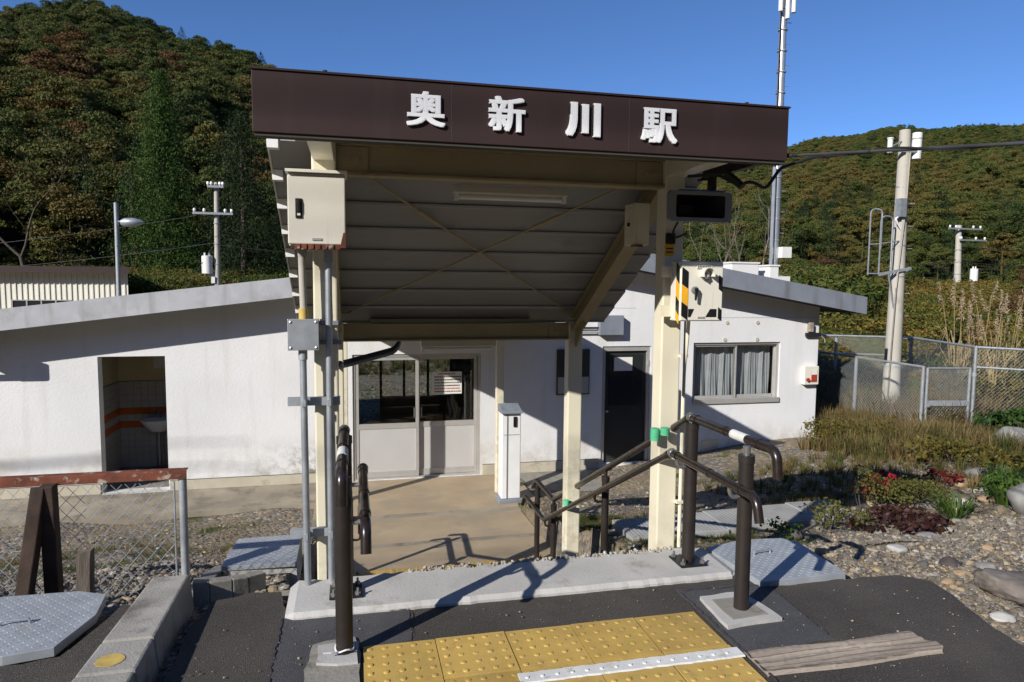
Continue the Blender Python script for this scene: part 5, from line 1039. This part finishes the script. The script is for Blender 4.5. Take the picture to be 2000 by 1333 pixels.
scatter('grit', np.stack([xa, ya, .006+sa_*.2], 1), cg, sa_, NR.uniform(0, 6.28, len(xa)), NR.randint(0, 6, len(xa)), NR.uniform(.3, .95, len(xa)), 'fine grit and small stones strewn over the asphalt')
n = 420; x = NR.uniform(.25, 1.75, n); q = np.stack([x, 3.445+NR.normal(0, .012, n), .028+NR.uniform(-.01, .012, n)], 1); m_rub = leafmat('rubble', [(.40,.38,.34),(.3,.27,.22),(.5,.48,.44)], None, .9, 0, .2, 'tint')
cr = newcoll('rubble_forms')
for i in range(3): proto(cr, stone_b(60+i, .8, 1), m_rub, 'rubble_form_%s' % 'abc'[i])
scatter('rubble', q, cr, NR.uniform(.008, .028, n), NR.uniform(0, 6.28, n), NR.randint(0, 3, n), None, 'crumbled concrete chips along the back edge of the sill', None, NR.uniform(-1, 1, (n, 2)))

# ---------------------------------------------------------------- vegetation helpers
def leaves(b, P, s, rs, out=None, bias=.8, aspect=.62, droop=0):
    P = np.asarray(P, float); k = len(P); s = np.broadcast_to(np.asarray(s, float), (k,))
    nrm = rs.normal(size=(k, 3));
    if out is not None: nrm = nrm + np.asarray(out)*bias*2
    nrm /= np.linalg.norm(nrm, axis=1)[:, None]+1e-9
    t = np.cross(nrm, rs.normal(size=(k, 3))); t /= np.linalg.norm(t, axis=1)[:, None]+1e-9; t[:, 2] -= droop; w = np.cross(nrm, t)
    a = t*(s/2)[:, None]; c = w*(s/2*aspect)[:, None]; up = nrm*(s*.08)[:, None]
    V = np.stack([P-a, P-c+up-a*.1, P+a, P+c+up-a*.1], 1).reshape(-1, 3); n0 = len(b.v)
    b.v += V.tolist(); b.f += [(n0+4*i, n0+4*i+1, n0+4*i+2, n0+4*i+3) for i in range(k)]; return b
def clumpy(rs, ncl, per, centers_fn, rad, squash=.75):
    P, O = [], []
    for i in range(ncl):
        c, r = centers_fn(i); d = rs.normal(size=(per, 3)); d /= np.linalg.norm(d, axis=1)[:, None]; d[:, 2] = np.abs(d[:, 2])*.9-.25*(rs.rand(per))
        rr = r*(.65+.35*rs.rand(per))[:, None]; P.append(np.array(c)+d*rr*np.array([1, 1, squash])); O.append(d)
    return np.concatenate(P), np.concatenate(O)
FOR = [(.032,.050,.013),(.050,.072,.016),(.070,.086,.019),(.092,.098,.023),(.118,.10,.026),(.125,.085,.024),(.125,.066,.022),(.095,.05,.024)]
m_dec = leafmat('hill_foliage', FOR, (0,.2,.38,.55,.70,.82,.92,1), .7, .15, .25, 'tint')
m_con = leafmat('conifer_foliage', [(.010,.020,.008),(.016,.030,.010),(.024,.040,.012)], None, .7, .1, .35, 'tint')
ct = newcoll('tree_forms')
def dec_form(i):
    rs = np.random.RandomState(100+i); b = B(); n = 22
    def cf(j):
        a = rs.uniform(0, 6.28); h = rs.uniform(.25, 1)**.8; rad = 2.3*math.sin(math.pi*min(.92, .18+h*.72))*rs.uniform(.5, 1)
        return (rad*math.cos(a), rad*math.sin(a), 2.3+4.6*h), rs.uniform(.5, 1.15)
    P, O = clumpy(rs, n, 170, cf, 1); leaves(b, P, rs.uniform(.11, .27, len(P)), rs, O, .7)
    k = len(b.f); b.tube([(0,0,-1.5),(.1,0,2),(.05,.1,5)], [.16,.13,.04], 5, False); return b
def con_form(i):
    rs = np.random.RandomState(200+i); b = B(); P, O = [], []
    for l in range(15):
        h = l/14; z = 1.2+6.9*h; r = 2.1*(1-h)**.6+.2; m = int(60+190*(1-h))
        a = rs.uniform(0, 6.28, m); rr = r*(.45+.6*rs.rand(m)); P.append(np.stack([rr*np.cos(a), rr*np.sin(a), z-rr*.28+rs.normal(0, .18, m)], 1)); O.append(np.stack([np.cos(a), np.sin(a), np.full(m, .6)], 1))
    P = np.concatenate(P); leaves(b, P, rs.uniform(.14, .30, len(P)), rs, np.concatenate(O), .6, .4); b.tube([(0,0,-1.5),(0,0,7.5)], [.2,.04], 5, False); return b
for i in range(5): proto(ct, dec_form(i), m_dec, 'tree_form_%d' % i)
for i in range(2): proto(ct, con_form(i), m_con, 'tree_form_%d' % (5+i))
def forest(name, hill, n, az0, az1, smin, smax, con, seed, label, rmin=None, rmax=None, cond=None, tm=.45, tmax=1.0):
    tab, r0, r1, z0, th = hill; rs = np.random.RandomState(seed); ra, rb = (rmin or r0), (rmax or r1*1.03)
    az = rs.uniform(az0, az1, n); r = np.sqrt(rs.uniform(ra*ra, rb*rb, n)); z = hill_h(az, r, tab, r0, r1, z0, th)
    x = r*np.sin(np.radians(az)); y = r*np.cos(np.radians(az)); s = rs.uniform(smin, smax, n)
    cn_ = (np.sin(x*.045+seed)*np.sin(y*.05+2)+rs.normal(0, .45, n)) > (1.45-2*con)
    idx = np.where(cn_, 5+rs.randint(0, 2, n), rs.randint(0, 5, n)); tint = np.clip(tm+.22*np.sin(x*.06+1)*np.cos(y*.04)+rs.normal(0, .2, n), 0, tmax)
    if cond is not None:
        k = cond(x, y, z); x, y, z, s, idx, tint = x[k], y[k], z[k], s[k], idx[k], tint[k]
    return scatter(name, np.stack([x, y, z], 1), ct, np.stack([s, s, s*rs.uniform(.85, 1.15, len(s))], 1), rs.uniform(0, 6.28, len(s)), idx, tint, label)
forest('forest', HL, 3400, -42, 16, .55, 1.15, .2, 5, 'dense mixed autumn forest covering the left hillside', tm=.47)
forest('forest', HR, 34000, 14, 58, .34, .66, .08, 9, 'dense mixed autumn forest covering the right mountain ridge', rmin=60, tm=.46, tmax=.74)
forest('forest', HB, 1500, 80, 285, .8, 1.2, .3, 13, 'forest on the valley side behind the viewer')

# big cedars and single trees behind the left roof
m_ced = leafmat('cedar_needles', [(.018,.046,.010),(.036,.076,.013),(.058,.104,.017),(.080,.122,.021)], None, .7, .12, .4)
m_ced2 = leafmat('cedar_needles_dark', [(.010,.022,.008),(.018,.034,.010),(.03,.046,.013)], None, .7, .12, .4)
def cedar(base, h, r, seed, mt, label, n=9000, low=.08, prof=.62, name='cedar_tree'):
    rs = np.random.RandomState(seed); t = thing(name, label, 'tree', base); x, y, z = base
    B().tube([(x,y,z-.3),(x+.1,y,z+h*.5),(x,y,z+h*.97)], [h*.018,h*.013,.03], 9).obj('trunk', m_bark, t, smooth=True)
    P, O, Sz = [], [], []; nb = 150
    for i in range(nb):
        f = low+(1-low)*(i/nb)**.9; a = i*2.4+rs.normal(0, .3); L = r*((1-f)**prof)*rs.uniform(.72, 1.1)*(1+.15*math.sin(f*23+seed))+.12; m = int(n/nb*(.35+1.3*(1-f)))
        u = rs.rand(m)**.6; sp = .16*L+.2; c = np.stack([x+L*u*math.cos(a), y+L*u*math.sin(a), z+h*f-.18*L*u+.12*L*u*u], 1)
        off = rs.normal(0, 1, (m, 3))*np.array([sp, sp, sp*.62])*(.5+.5*u[:, None]); P.append(c+off); o = off+np.array([math.cos(a)*.4, math.sin(a)*.4, .35]); O.append(o/(np.linalg.norm(o, axis=1)[:, None]+1e-6))
    P = np.concatenate(P); O = np.concatenate(O); b = B(); leaves(b, P, rs.uniform(.09, .21, len(P))*(h/15)**.4, rs, O, .6, .32, .35); b.obj('crown', mt, t, fix=False); return t
cedar((-12.05,49.5,-1.2), 16.2, 3.6, 1, m_ced, 'tall pointed green cedar in the middle of the left background', 60000, .05, .85)
cedar((-6.3,42.9,-1.2), 12.4, 2.5, 2, m_ced2, 'darker cedar with bare lower trunk close to the control cabinet', 24000, .26, .5)
cedar((-4.0,46.5,-1.2), 11.6, 2.6, 3, m_ced2, 'dark cedar partly hidden behind the control cabinet', 20000)
cedar((-15.6,55,-1), 10.5, 2.6, 4, m_ced2, 'shorter dark conifer left of the tall cedar', 12000)
cedar((-9.2,53,-1), 9.5, 2.8, 6, m_ced2, 'dark conifer between the tall cedar and the utility pole', 14000)

def skeleton(b, p, d, L, r, depth, rs, tips, spread=.55, up=.15, kids=(2,3), nside=6):
    n = 4; pts = [p]; rad = [r]; q = Vector(p); dd = Vector(d)
    for i in range(n):
        dd = (dd + Vector(rs.normal(0, .12, 3)) + Vector((0,0,up*.15))).normalized(); q = q + dd*(L/n); pts.append(q.copy()); rad.append(r*(1-.45*(i+1)/n))
    b.tube(pts, rad, max(3, nside), False)
    if depth == 0: tips.append((q.copy(), dd.copy())); return
    for k in range(rs.randint(kids[0], kids[1]+1)):
        nd = (dd + Vector(rs.normal(0, spread, 3)) + Vector((0,0,up))).normalized(); st_ = pts[-1] if k == 0 else pts[rs.randint(2, n+1)]
        skeleton(b, st_, nd, L*rs.uniform(.62, .85), rad[-1]*rs.uniform(.6, .9), depth-1, rs, tips, spread, up, kids, nside-1)
    if depth <= 2: tips.append((q.copy(), dd.copy()))
def bare_tree(base, L, r, depth, seed, label, mt=m_barkl, leafn=0, lm=None, lsize=.12, spread=.5, d=(0,0,1), kids=(2,3)):
    rs = np.random.RandomState(seed); t = thing('bare_tree', label, 'tree', base); b = B(); tips = []
    skeleton(b, Vector(base)-Vector((0,0,.2)), Vector(d).normalized(), L, r, depth, rs, tips, spread, .15, kids); b.obj('branches', mt, t, smooth=True, fix=False, angle=False)
    if leafn:
        P = np.concatenate([np.array(p)+rs.normal(0, .3, (leafn, 3)) for p, _ in tips]); bb = B(); leaves(bb, P, rs.uniform(.6, 1.3, len(P))*lsize, rs, None); bb.obj('leaves', lm, t, fix=False)
    return t
m_sparse = leafmat('sparse_leaves', [(.045,.05,.014),(.08,.075,.02),(.10,.08,.025)], None, .7, .25, .3)
bare_tree((-17.4,43.3,-1.2), 4.2, .20, 5, 21, 'sparse autumn tree with forked trunk at the left edge', m_bark, 8, m_sparse, .2, .5)
bare_tree((-13.6,40,-1.2), 2.2, .12, 4, 23, 'thin leafless tree behind the beige building', m_bark, 3, m_sparse, .16, .5)
bare_tree((15.0,23.4,-.6), 2.3, .10, 4, 31, 'bare grey tree nearest the antenna mast', m_barkl, 0, None, .1, .55)
bare_tree((13.4,24.2,-.6), 2.3, .10, 4, 33, 'bare pale tree just right of the loudspeaker', m_barkl, 0, None, .1, .55)
bare_tree((17.2,26,-.4), 2.5, .10, 4, 35, 'bare branching tree right of the antenna mast', m_barkl, 0, None, .1, .55)
bare_tree((-14.6,2.2,-.2), 4.2, .22, 3, 41, 'leafless tree left of the viewer whose shadow falls on the wall', m_bark, 0, None, .16, .5)

# shrubs on the right bank
def shrub(base, rx, rz, n, seed, mt, label, name='shrub', ls=.05, cat='shrub', ncl=14, stems=6, group=None, aspect=.6):
    rs = np.random.RandomState(seed); t = thing(name, label, cat, base, group); x, y, z = base
    def cf(j):
        a = rs.uniform(0, 6.28); q = rs.rand()**.5*rx*.75; h = rs.uniform(.35, .85)*rz*(1-.35*(q/rx)**2); return (x+q*math.cos(a), y+q*math.sin(a), z+h), rs.uniform(.28, .45)*rx
    P, O = clumpy(rs, ncl, max(4, n//ncl), cf, 1, min(1.1, rz/rx)); P[:, 2] = np.maximum(P[:, 2], z+.01); b = B(); leaves(b, P, rs.uniform(.6, 1.3, len(P))*ls, rs, O, .5, aspect); b.obj('foliage', mt, t, fix=False)
    s = B()
    for i in range(stems): a = rs.uniform(0, 6.28); s.tube([(x,y,z-.05),(x+.3*rx*math.cos(a),y+.3*rx*math.sin(a),z+.4*rz),(x+.6*rx*math.cos(a),y+.6*rx*math.sin(a),z+.75*rz)], [.016*rx,.012*rx,.005*rx], 4, False)
    s.obj('stems', m_bark, t, fix=False); return t
G = lambda x, y: (x, y, float(gz(x, y)))
m_redl = leafmat('red_leaves', [(.22,.012,.018),(.34,.02,.03),(.28,.03,.03)], None, .55, .3, .25); m_redd = leafmat('dull_red_leaves', [(.15,.02,.022),(.22,.04,.03),(.10,.05,.025)], None, .6, .3, .25)
m_olive = leafmat('olive_leaves', [(.075,.085,.020),(.12,.12,.03),(.16,.14,.045),(.06,.08,.02)], None, .6, .3, .25); m_purp = leafmat('purple_leaves', [(.035,.012,.014),(.055,.02,.02),(.05,.035,.018)], None, .5, .15, .3)
m_fresh = leafmat('fresh_leaves', [(.045,.10,.018),(.07,.13,.025),(.10,.14,.03)], None, .55, .35, .25); m_dgreen = leafmat('dark_green_leaves', [(.02,.05,.012),(.035,.075,.015),(.05,.09,.02)], None, .55, .25, .3)
m_yelg = leafmat('yellow_green_leaves', [(.085,.085,.018),(.13,.115,.022),(.17,.12,.025),(.07,.08,.018),(.10,.065,.02)], None, .6, .3, .3)
shrub(G(4.66,5.2), .17, .30, 420, 51, m_redl, 'bright red leaved shrub nearest the concrete slabs', ls=.045)
shrub(G(5.3,5.9), .09, .22, 120, 52, m_redl, 'small red shrub behind the olive bush', ls=.045)
shrub(G(5.75,5.6), .19, .2, 260, 53, m_redd, 'dull red spreading shrub right of the olive bush', ls=.045)
shrub(G(4.76,4.98), .30, .27, 1900, 54, m_olive, 'olive green bush with tiny leaves below the red shrub', ls=.026, ncl=26)
shrub(G(5.15,5.35), .34, .2, 900, 66, m_olive, 'low olive weeds between the two red shrubs', ls=.03, ncl=20)
shrub(G(4.36,5.08), .2, .46, 420, 55, m_olive, 'thin yellowish bush left of the red shrub', ls=.03)
shrub(G(4.42,4.55), .36, .13, 620, 56, m_purp, 'low purple leaved plant along the gravel', ls=.05, ncl=30, stems=3, cat='plant', name='plant', aspect=.8)
shrub(G(4.0,4.62), .16, .10, 110, 57, m_purp, 'small purple leaved plant beside the ribbed slabs', ls=.045, ncl=10, stems=2, cat='plant', name='plant', aspect=.8)
shrub(G(3.85,4.82), .34, .26, 420, 58, m_olive, 'pale weeds along the near edge of the ribbed slabs', ls=.035, cat='plant', name='plant')
shrub(G(3.3,4.72), .22, .14, 200, 68, m_fresh, 'light green weeds at the middle of the ribbed slabs', ls=.035, cat='plant', name='plant')
shrub(G(9.3,8.0), .5, .55, 900, 59, m_dgreen, 'dark green leafy bush by the fence at the right edge', ls=.085, ncl=24)
shrub(G(5.45,4.65), .26, .24, 420, 60, m_fresh, 'fresh green leafy clump among rocks at right', ls=.05)
shrub(G(6.3,5.2), .45, .28, 520, 61, m_yelg, 'yellow leaved trailing plants at the right edge', ls=.06)
shrub(G(6.6,6.3), .6, .3, 700, 62, m_yelg, 'yellowish weeds between the red shrub and the fence', ls=.055)
shrub(G(2.02,3.58), .05, .12, 40, 63, m_yelg, 'tiny weed growing at the foot of the right handrail post', ls=.035, ncl=5, stems=3, cat='weed', name='weed')
shrub(G(7.05,8.9), .45, .5, 900, 64, m_yelg, 'yellow green weeds at the foot of the building corner', ls=.045)
shrub(G(7.6,8.6), .5, .42, 800, 65, m_yelg, 'yellow green weed patch right of the building corner', ls=.045)
def blades(name, base, n, h, r, seed, mt, label, lean=.5, w=.012, cat='plant'):
    rs = np.random.RandomState(seed); b = B(); x, y, z = base
    for i in range(n):
        a = rs.uniform(0, 6.28); q = r*math.sqrt(rs.rand())*.4; px, py = x+q*math.cos(a), y+q*math.sin(a); hh = h*rs.uniform(.6, 1.1); l = lean*hh*rs.uniform(.3, 1.2); ca, sa = math.cos(a), math.sin(a); ww = w*rs.uniform(.7, 1.3)
        n0 = len(b.v)
        for f, wd, dz in ((0,1,0),(.5,.95,.62),(.85,.6,.92),(1.1,.05,.85)): cx_, cy_, cz_ = px+ca*l*f, py+sa*l*f, z+hh*dz; b.v += [(cx_-sa*ww*wd/2, cy_+ca*ww*wd/2, cz_), (cx_+sa*ww*wd/2, cy_-ca*ww*wd/2, cz_)]
        b.f += [(n0,n0+1,n0+3,n0+2),(n0+2,n0+3,n0+5,n0+4),(n0+4,n0+5,n0+7,n0+6)]
    return b.obj(name, mt, label=label, cat=cat, fix=False)
blades('lily_plant', G(4.88,4.62), 80, .17, .3, 71, m_fresh, 'bright green strap leaved clump beside the white stone', .9, .014)
blades('lily_plant', G(5.3,4.5), 70, .2, .3, 72, m_fresh, 'green strap leaved clump below the long grey rock', .9, .014)
blades('grass_tuft', G(5.8,5.0), 200, .24, .3, 73, m_dgreen, 'fine dark green grass tuft on the bank', .5, .008)

# dry grass and weeds as masses
m_dry = leafmat('dry_grass', [(.13,.085,.035),(.20,.14,.06),(.26,.19,.09),(.12,.11,.035),(.15,.125,.045)], None, .8, .3, .25, 'tint'); m_grn = leafmat('green_grass', [(.04,.06,.012),(.07,.085,.02),(.10,.10,.028)], None, .7, .3, .25, 'tint')
cw = newcoll('grass_forms')
def tuft(seed, n, lean):
    rs = np.random.RandomState(seed); b = B()
    for i in range(n):
        a = rs.uniform(0, 6.28); q = .12*math.sqrt(rs.rand()); px, py = q*math.cos(a), q*math.sin(a); h = rs.uniform(.5, 1); l = lean*h*rs.uniform(.2, 1.2); a2 = a+rs.normal(0, .8); ca, sa = math.cos(a2), math.sin(a2); w = .014
        n0 = len(b.v); b.v += [(px-sa*w,py+ca*w,0),(px+sa*w,py-ca*w,0),(px+ca*l*.5-sa*w*.7,py+sa*l*.5+ca*w*.7,h*.65),(px+ca*l*.5+sa*w*.7,py+sa*l*.5-ca*w*.7,h*.65),(px+ca*l,py+sa*l,h)]; b.f += [(n0,n0+1,n0+3,n0+2),(n0+2,n0+3,n0+4)]
    return b
for i in range(3): proto(cw, tuft(300+i, 26, .5), m_dry, 'grass_form_%d' % i)
for i in range(2): proto(cw, tuft(310+i, 26, .6), m_grn, 'grass_form_%d' % (3+i))
def weedbush(seed):
    rs = np.random.RandomState(seed); b = B(); P, O = clumpy(rs, 9, 60, lambda j: ((rs.uniform(-.3,.3), rs.uniform(-.3,.3), rs.uniform(.2,.75)), rs.uniform(.16,.3)), 1); leaves(b, P, rs.uniform(.03, .075, len(P)), rs, O, .5); return b
m_bankl = leafmat('bank_foliage', [(.042,.075,.016),(.075,.10,.02),(.12,.12,.026),(.17,.135,.03),(.20,.13,.03),(.14,.08,.026)], None, .65, .25, .35, 'tint')
for i in range(3): proto(cw, weedbush(320+i), m_bankl, 'grass_form_%d' % (5+i))
Pg = []
def grass(n, fn, h0, h1, kinds, cond=None, tint=None):
    x, y = fn(n); k = np.ones(len(x), bool) if cond is None else cond(x, y); x, y = x[k], y[k]; m = len(x); h = NR.uniform(h0, h1, m)
    Pg.append(np.stack([x, y, gz(x, y)-.02, h, NR.choice(kinds, m), NR.rand(m) if tint is None else np.clip(NR.normal(tint, .2, m), 0, 1)], 1))
U = lambda x0, x1, y0, y1: (lambda n: (NR.uniform(x0, x1, n), NR.uniform(y0, y1, n)))
grass(1500, U(7.3,9.4,8.0,11.5), .22, .55, (0,1,2), lambda x, y: (x > 7.55) & (x < 8.75)); grass(900, U(6.6,10.5,6.8,9.0), .15, .42, (0,1,2,2,3)); grass(2600, U(8.7,12.5,9.0,13.5), .35, .85, (0,1,2), lambda x, y: x > 8.75+.3*(12-y)*.1)
grass(700, U(4.4,8,5.2,8.2), .06, .22, (0,1,2,3,4)); grass(260, U(2.2,4.6,5.45,6.1), .05, .16, (0,1,2)); grass(420, U(2.0,3.2,4.0,5.0), .03, .08, (3,4)); grass(420, U(1.98,2.6,5.4,6.6), .03, .08, (3,4)); grass(300, U(-4,-.5,6.8,7.6), .03, .09, (0,1,3)); grass(240, U(-3.2,-1.6,5.2,7), .03, .08, (3,4))
grass(1500, lambda n: (lambda a, r: (r*np.sin(a), r*np.cos(a)))(np.radians(NR.uniform(33,58,n)), NR.uniform(14.5,22,n)), .55, 1.25, (5,6,7,5,0), lambda x, y: x > 8.8, .45)
grass(1900, lambda n: (lambda a, r: (r*np.sin(a), r*np.cos(a)))(np.radians(NR.uniform(24,60,n)), NR.uniform(21,60,n)), .8, 1.7, (5,6,7), None, .5)
grass(700, lambda n: (lambda a, r: (r*np.sin(a), r*np.cos(a)))(np.radians(NR.uniform(24,40,n)), NR.uniform(24,42,n)), 1.0, 2.6, (5,6,7), None, .25)
grass(900, U(-1.5,5.5,20.5,24), .1, .35, (3,4,0)); grass(520, U(-2,7,23.5,30), .5, 1.5, (5,6,7), None, .35)
grass(900, U(-26,-2,35,52), .8, 2.0, (5,6,7), None, .3)
PG = np.concatenate(Pg); k = len(PG); hs = PG[:, 3]; wd = np.where(PG[:, 4] < 5, np.maximum(hs*1.1, .12), hs*NR.uniform(.8, 1.5, k))
scatter('grass', PG[:, :3], cw, np.stack([wd, wd, hs], 1), NR.uniform(0, 6.28, k), PG[:, 4].astype(int), PG[:, 5], 'dry grass, weeds and scrub covering the banks', None, NR.normal(0, .08, (k, 2)))
# low trees and taller bushes on the bank
n = 200; a = np.radians(NR.uniform(22, 60, n)); r_ = NR.uniform(30, 64, n); kk = ~((np.abs(np.degrees(a)-46.2) < 3.2) & (r_ < 60)); a, r_ = a[kk], r_[kk]; n = len(a); x = r_*np.sin(a); y = r_*np.cos(a); s = NR.uniform(.16, .42, n)
scatter('thicket', np.stack([x, y, gz(x, y)-.5*s], 1), ct, np.stack([s*1.25, s*1.25, s*NR.uniform(.7, 1.2, n)], 1), NR.uniform(0, 6.28, n), NR.randint(0, 5, n), np.clip(NR.normal(.5, .25, n), 0, 1), 'thicket of low autumn trees and bushes on the right bank')
# pampas grass by the right edge
m_plume = mat('plume', (.30,.235,.155), .9, .2, 20); m_straw = mat('straw', (.25,.19,.09), .9, .3, 10)
rs = np.random.RandomState(77)

for i in range(22):
    az = R(rs.uniform(45.6, 50.0)) if i > 3 else R(46.0+i*.9); r = rs.uniform(15, 19); x, y = r*math.sin(az), r*math.cos(az); z = float(gz(x, y)); h = rs.uniform(1.5, 2.5)
    t = thing('pampas_grass', ('tall pampas grass stem with pale plume on the right bank' if i else 'lone pampas grass stem standing left of the others'), 'grass', (x, y, z), 'pampas grass on the right bank')
    if i == 0: t['label'] = 'tall pampas grass stem with pale plume on the right bank'
    l = rs.normal(0, .12, 2); B().tube([(x,y,z),(x+l[0]*.4,y+l[1]*.4,z+h*.55),(x+l[0],y+l[1],z+h)], [.012,.01,.006], 4).obj('stem', m_straw, t)
    b = B(); k = 60; u = rs.rand(k); P = np.stack([x+l[0]*(1+.5*u)+rs.normal(0,.028,k)*(1.1-u), y+l[1]+rs.normal(0,.028,k)*(1.1-u), z+h-.12+.42*u], 1); leaves(b, P, rs.uniform(.05,.11,k), rs, None, 0, .22); b.obj('plume', m_plume, t, fix=False)
    b = B()
    for j in range(7):
        a = rs.uniform(0, 6.28); n0 = len(b.v); ca, sa = math.cos(a), math.sin(a); hh = h*rs.uniform(.5,.75); L2 = rs.uniform(.4,.8)
        for f, dz in ((0,0),(.35,.8),(.8,1),(1.2,.75)): b.v += [(x+ca*L2*f-sa*.015*(1.1-f*.8), y+sa*L2*f+ca*.015*(1.1-f*.8), z+hh*dz), (x+ca*L2*f+sa*.015*(1.1-f*.8), y+sa*L2*f-ca*.015*(1.1-f*.8), z+hh*dz)]
        b.f += [(n0,n0+1,n0+3,n0+2),(n0+2,n0+3,n0+5,n0+4),(n0+4,n0+5,n0+7,n0+6)]
    b.obj('blade', m_straw, t, fix=False)
shrub(G(11.6,11.6), .75, 1.15, 1300, 81, m_dgreen, 'round dark green bush just behind the right fence', ls=.10, ncl=22)
shrub(G(13.2,12.2), .9, .95, 1200, 82, m_yelg, 'broad yellow green bush behind the right fence', ls=.10, ncl=22)
shrub(G(10.0,14.6), 1.0, 1.3, 1600, 83, m_dgreen, 'dark green shrub behind the building corner', ls=.10, ncl=22)

# ---------------------------------------------------------------- shared group phrases for repeats
GROUPS = {'strip_light': 'strip lights under the canopy', 'foam_sleeve': 'green foam sleeves on the posts', 'utility_pole': 'utility poles in the background', 'wire': 'thin overhead wires', 'overhead_line': 'overhead lines behind the viewer', 'cedar_tree': 'conifers behind the left roof', 'bare_tree': 'leafless trees around the station', 'concrete_kerb': 'concrete kerbs on the left', 'steel_plate': 'chequer plates on the ground', 'concrete_pad': 'pads under the handrail posts', 'shrub': 'shrubs on the right bank', 'plant': 'low plants by the slabs', 'lily_plant': 'strap leaved clumps on the bank', 'conduit': 'conduits on the canopy posts', 'pipe_strut': 'struts on the left post', 'handrail': 'handrails of the stairs', 'roof_box': 'white boxes on the right roof', 'pit_curb': 'pit curbs under the plates', 'tactile_paving': 'tactile paving'}
for o in list(S.objects):
    if o.parent is None and 'category' in o and 'group' not in o:
        g_ = GROUPS.get(o.name.split('.')[0])
        if g_: o['group'] = g_
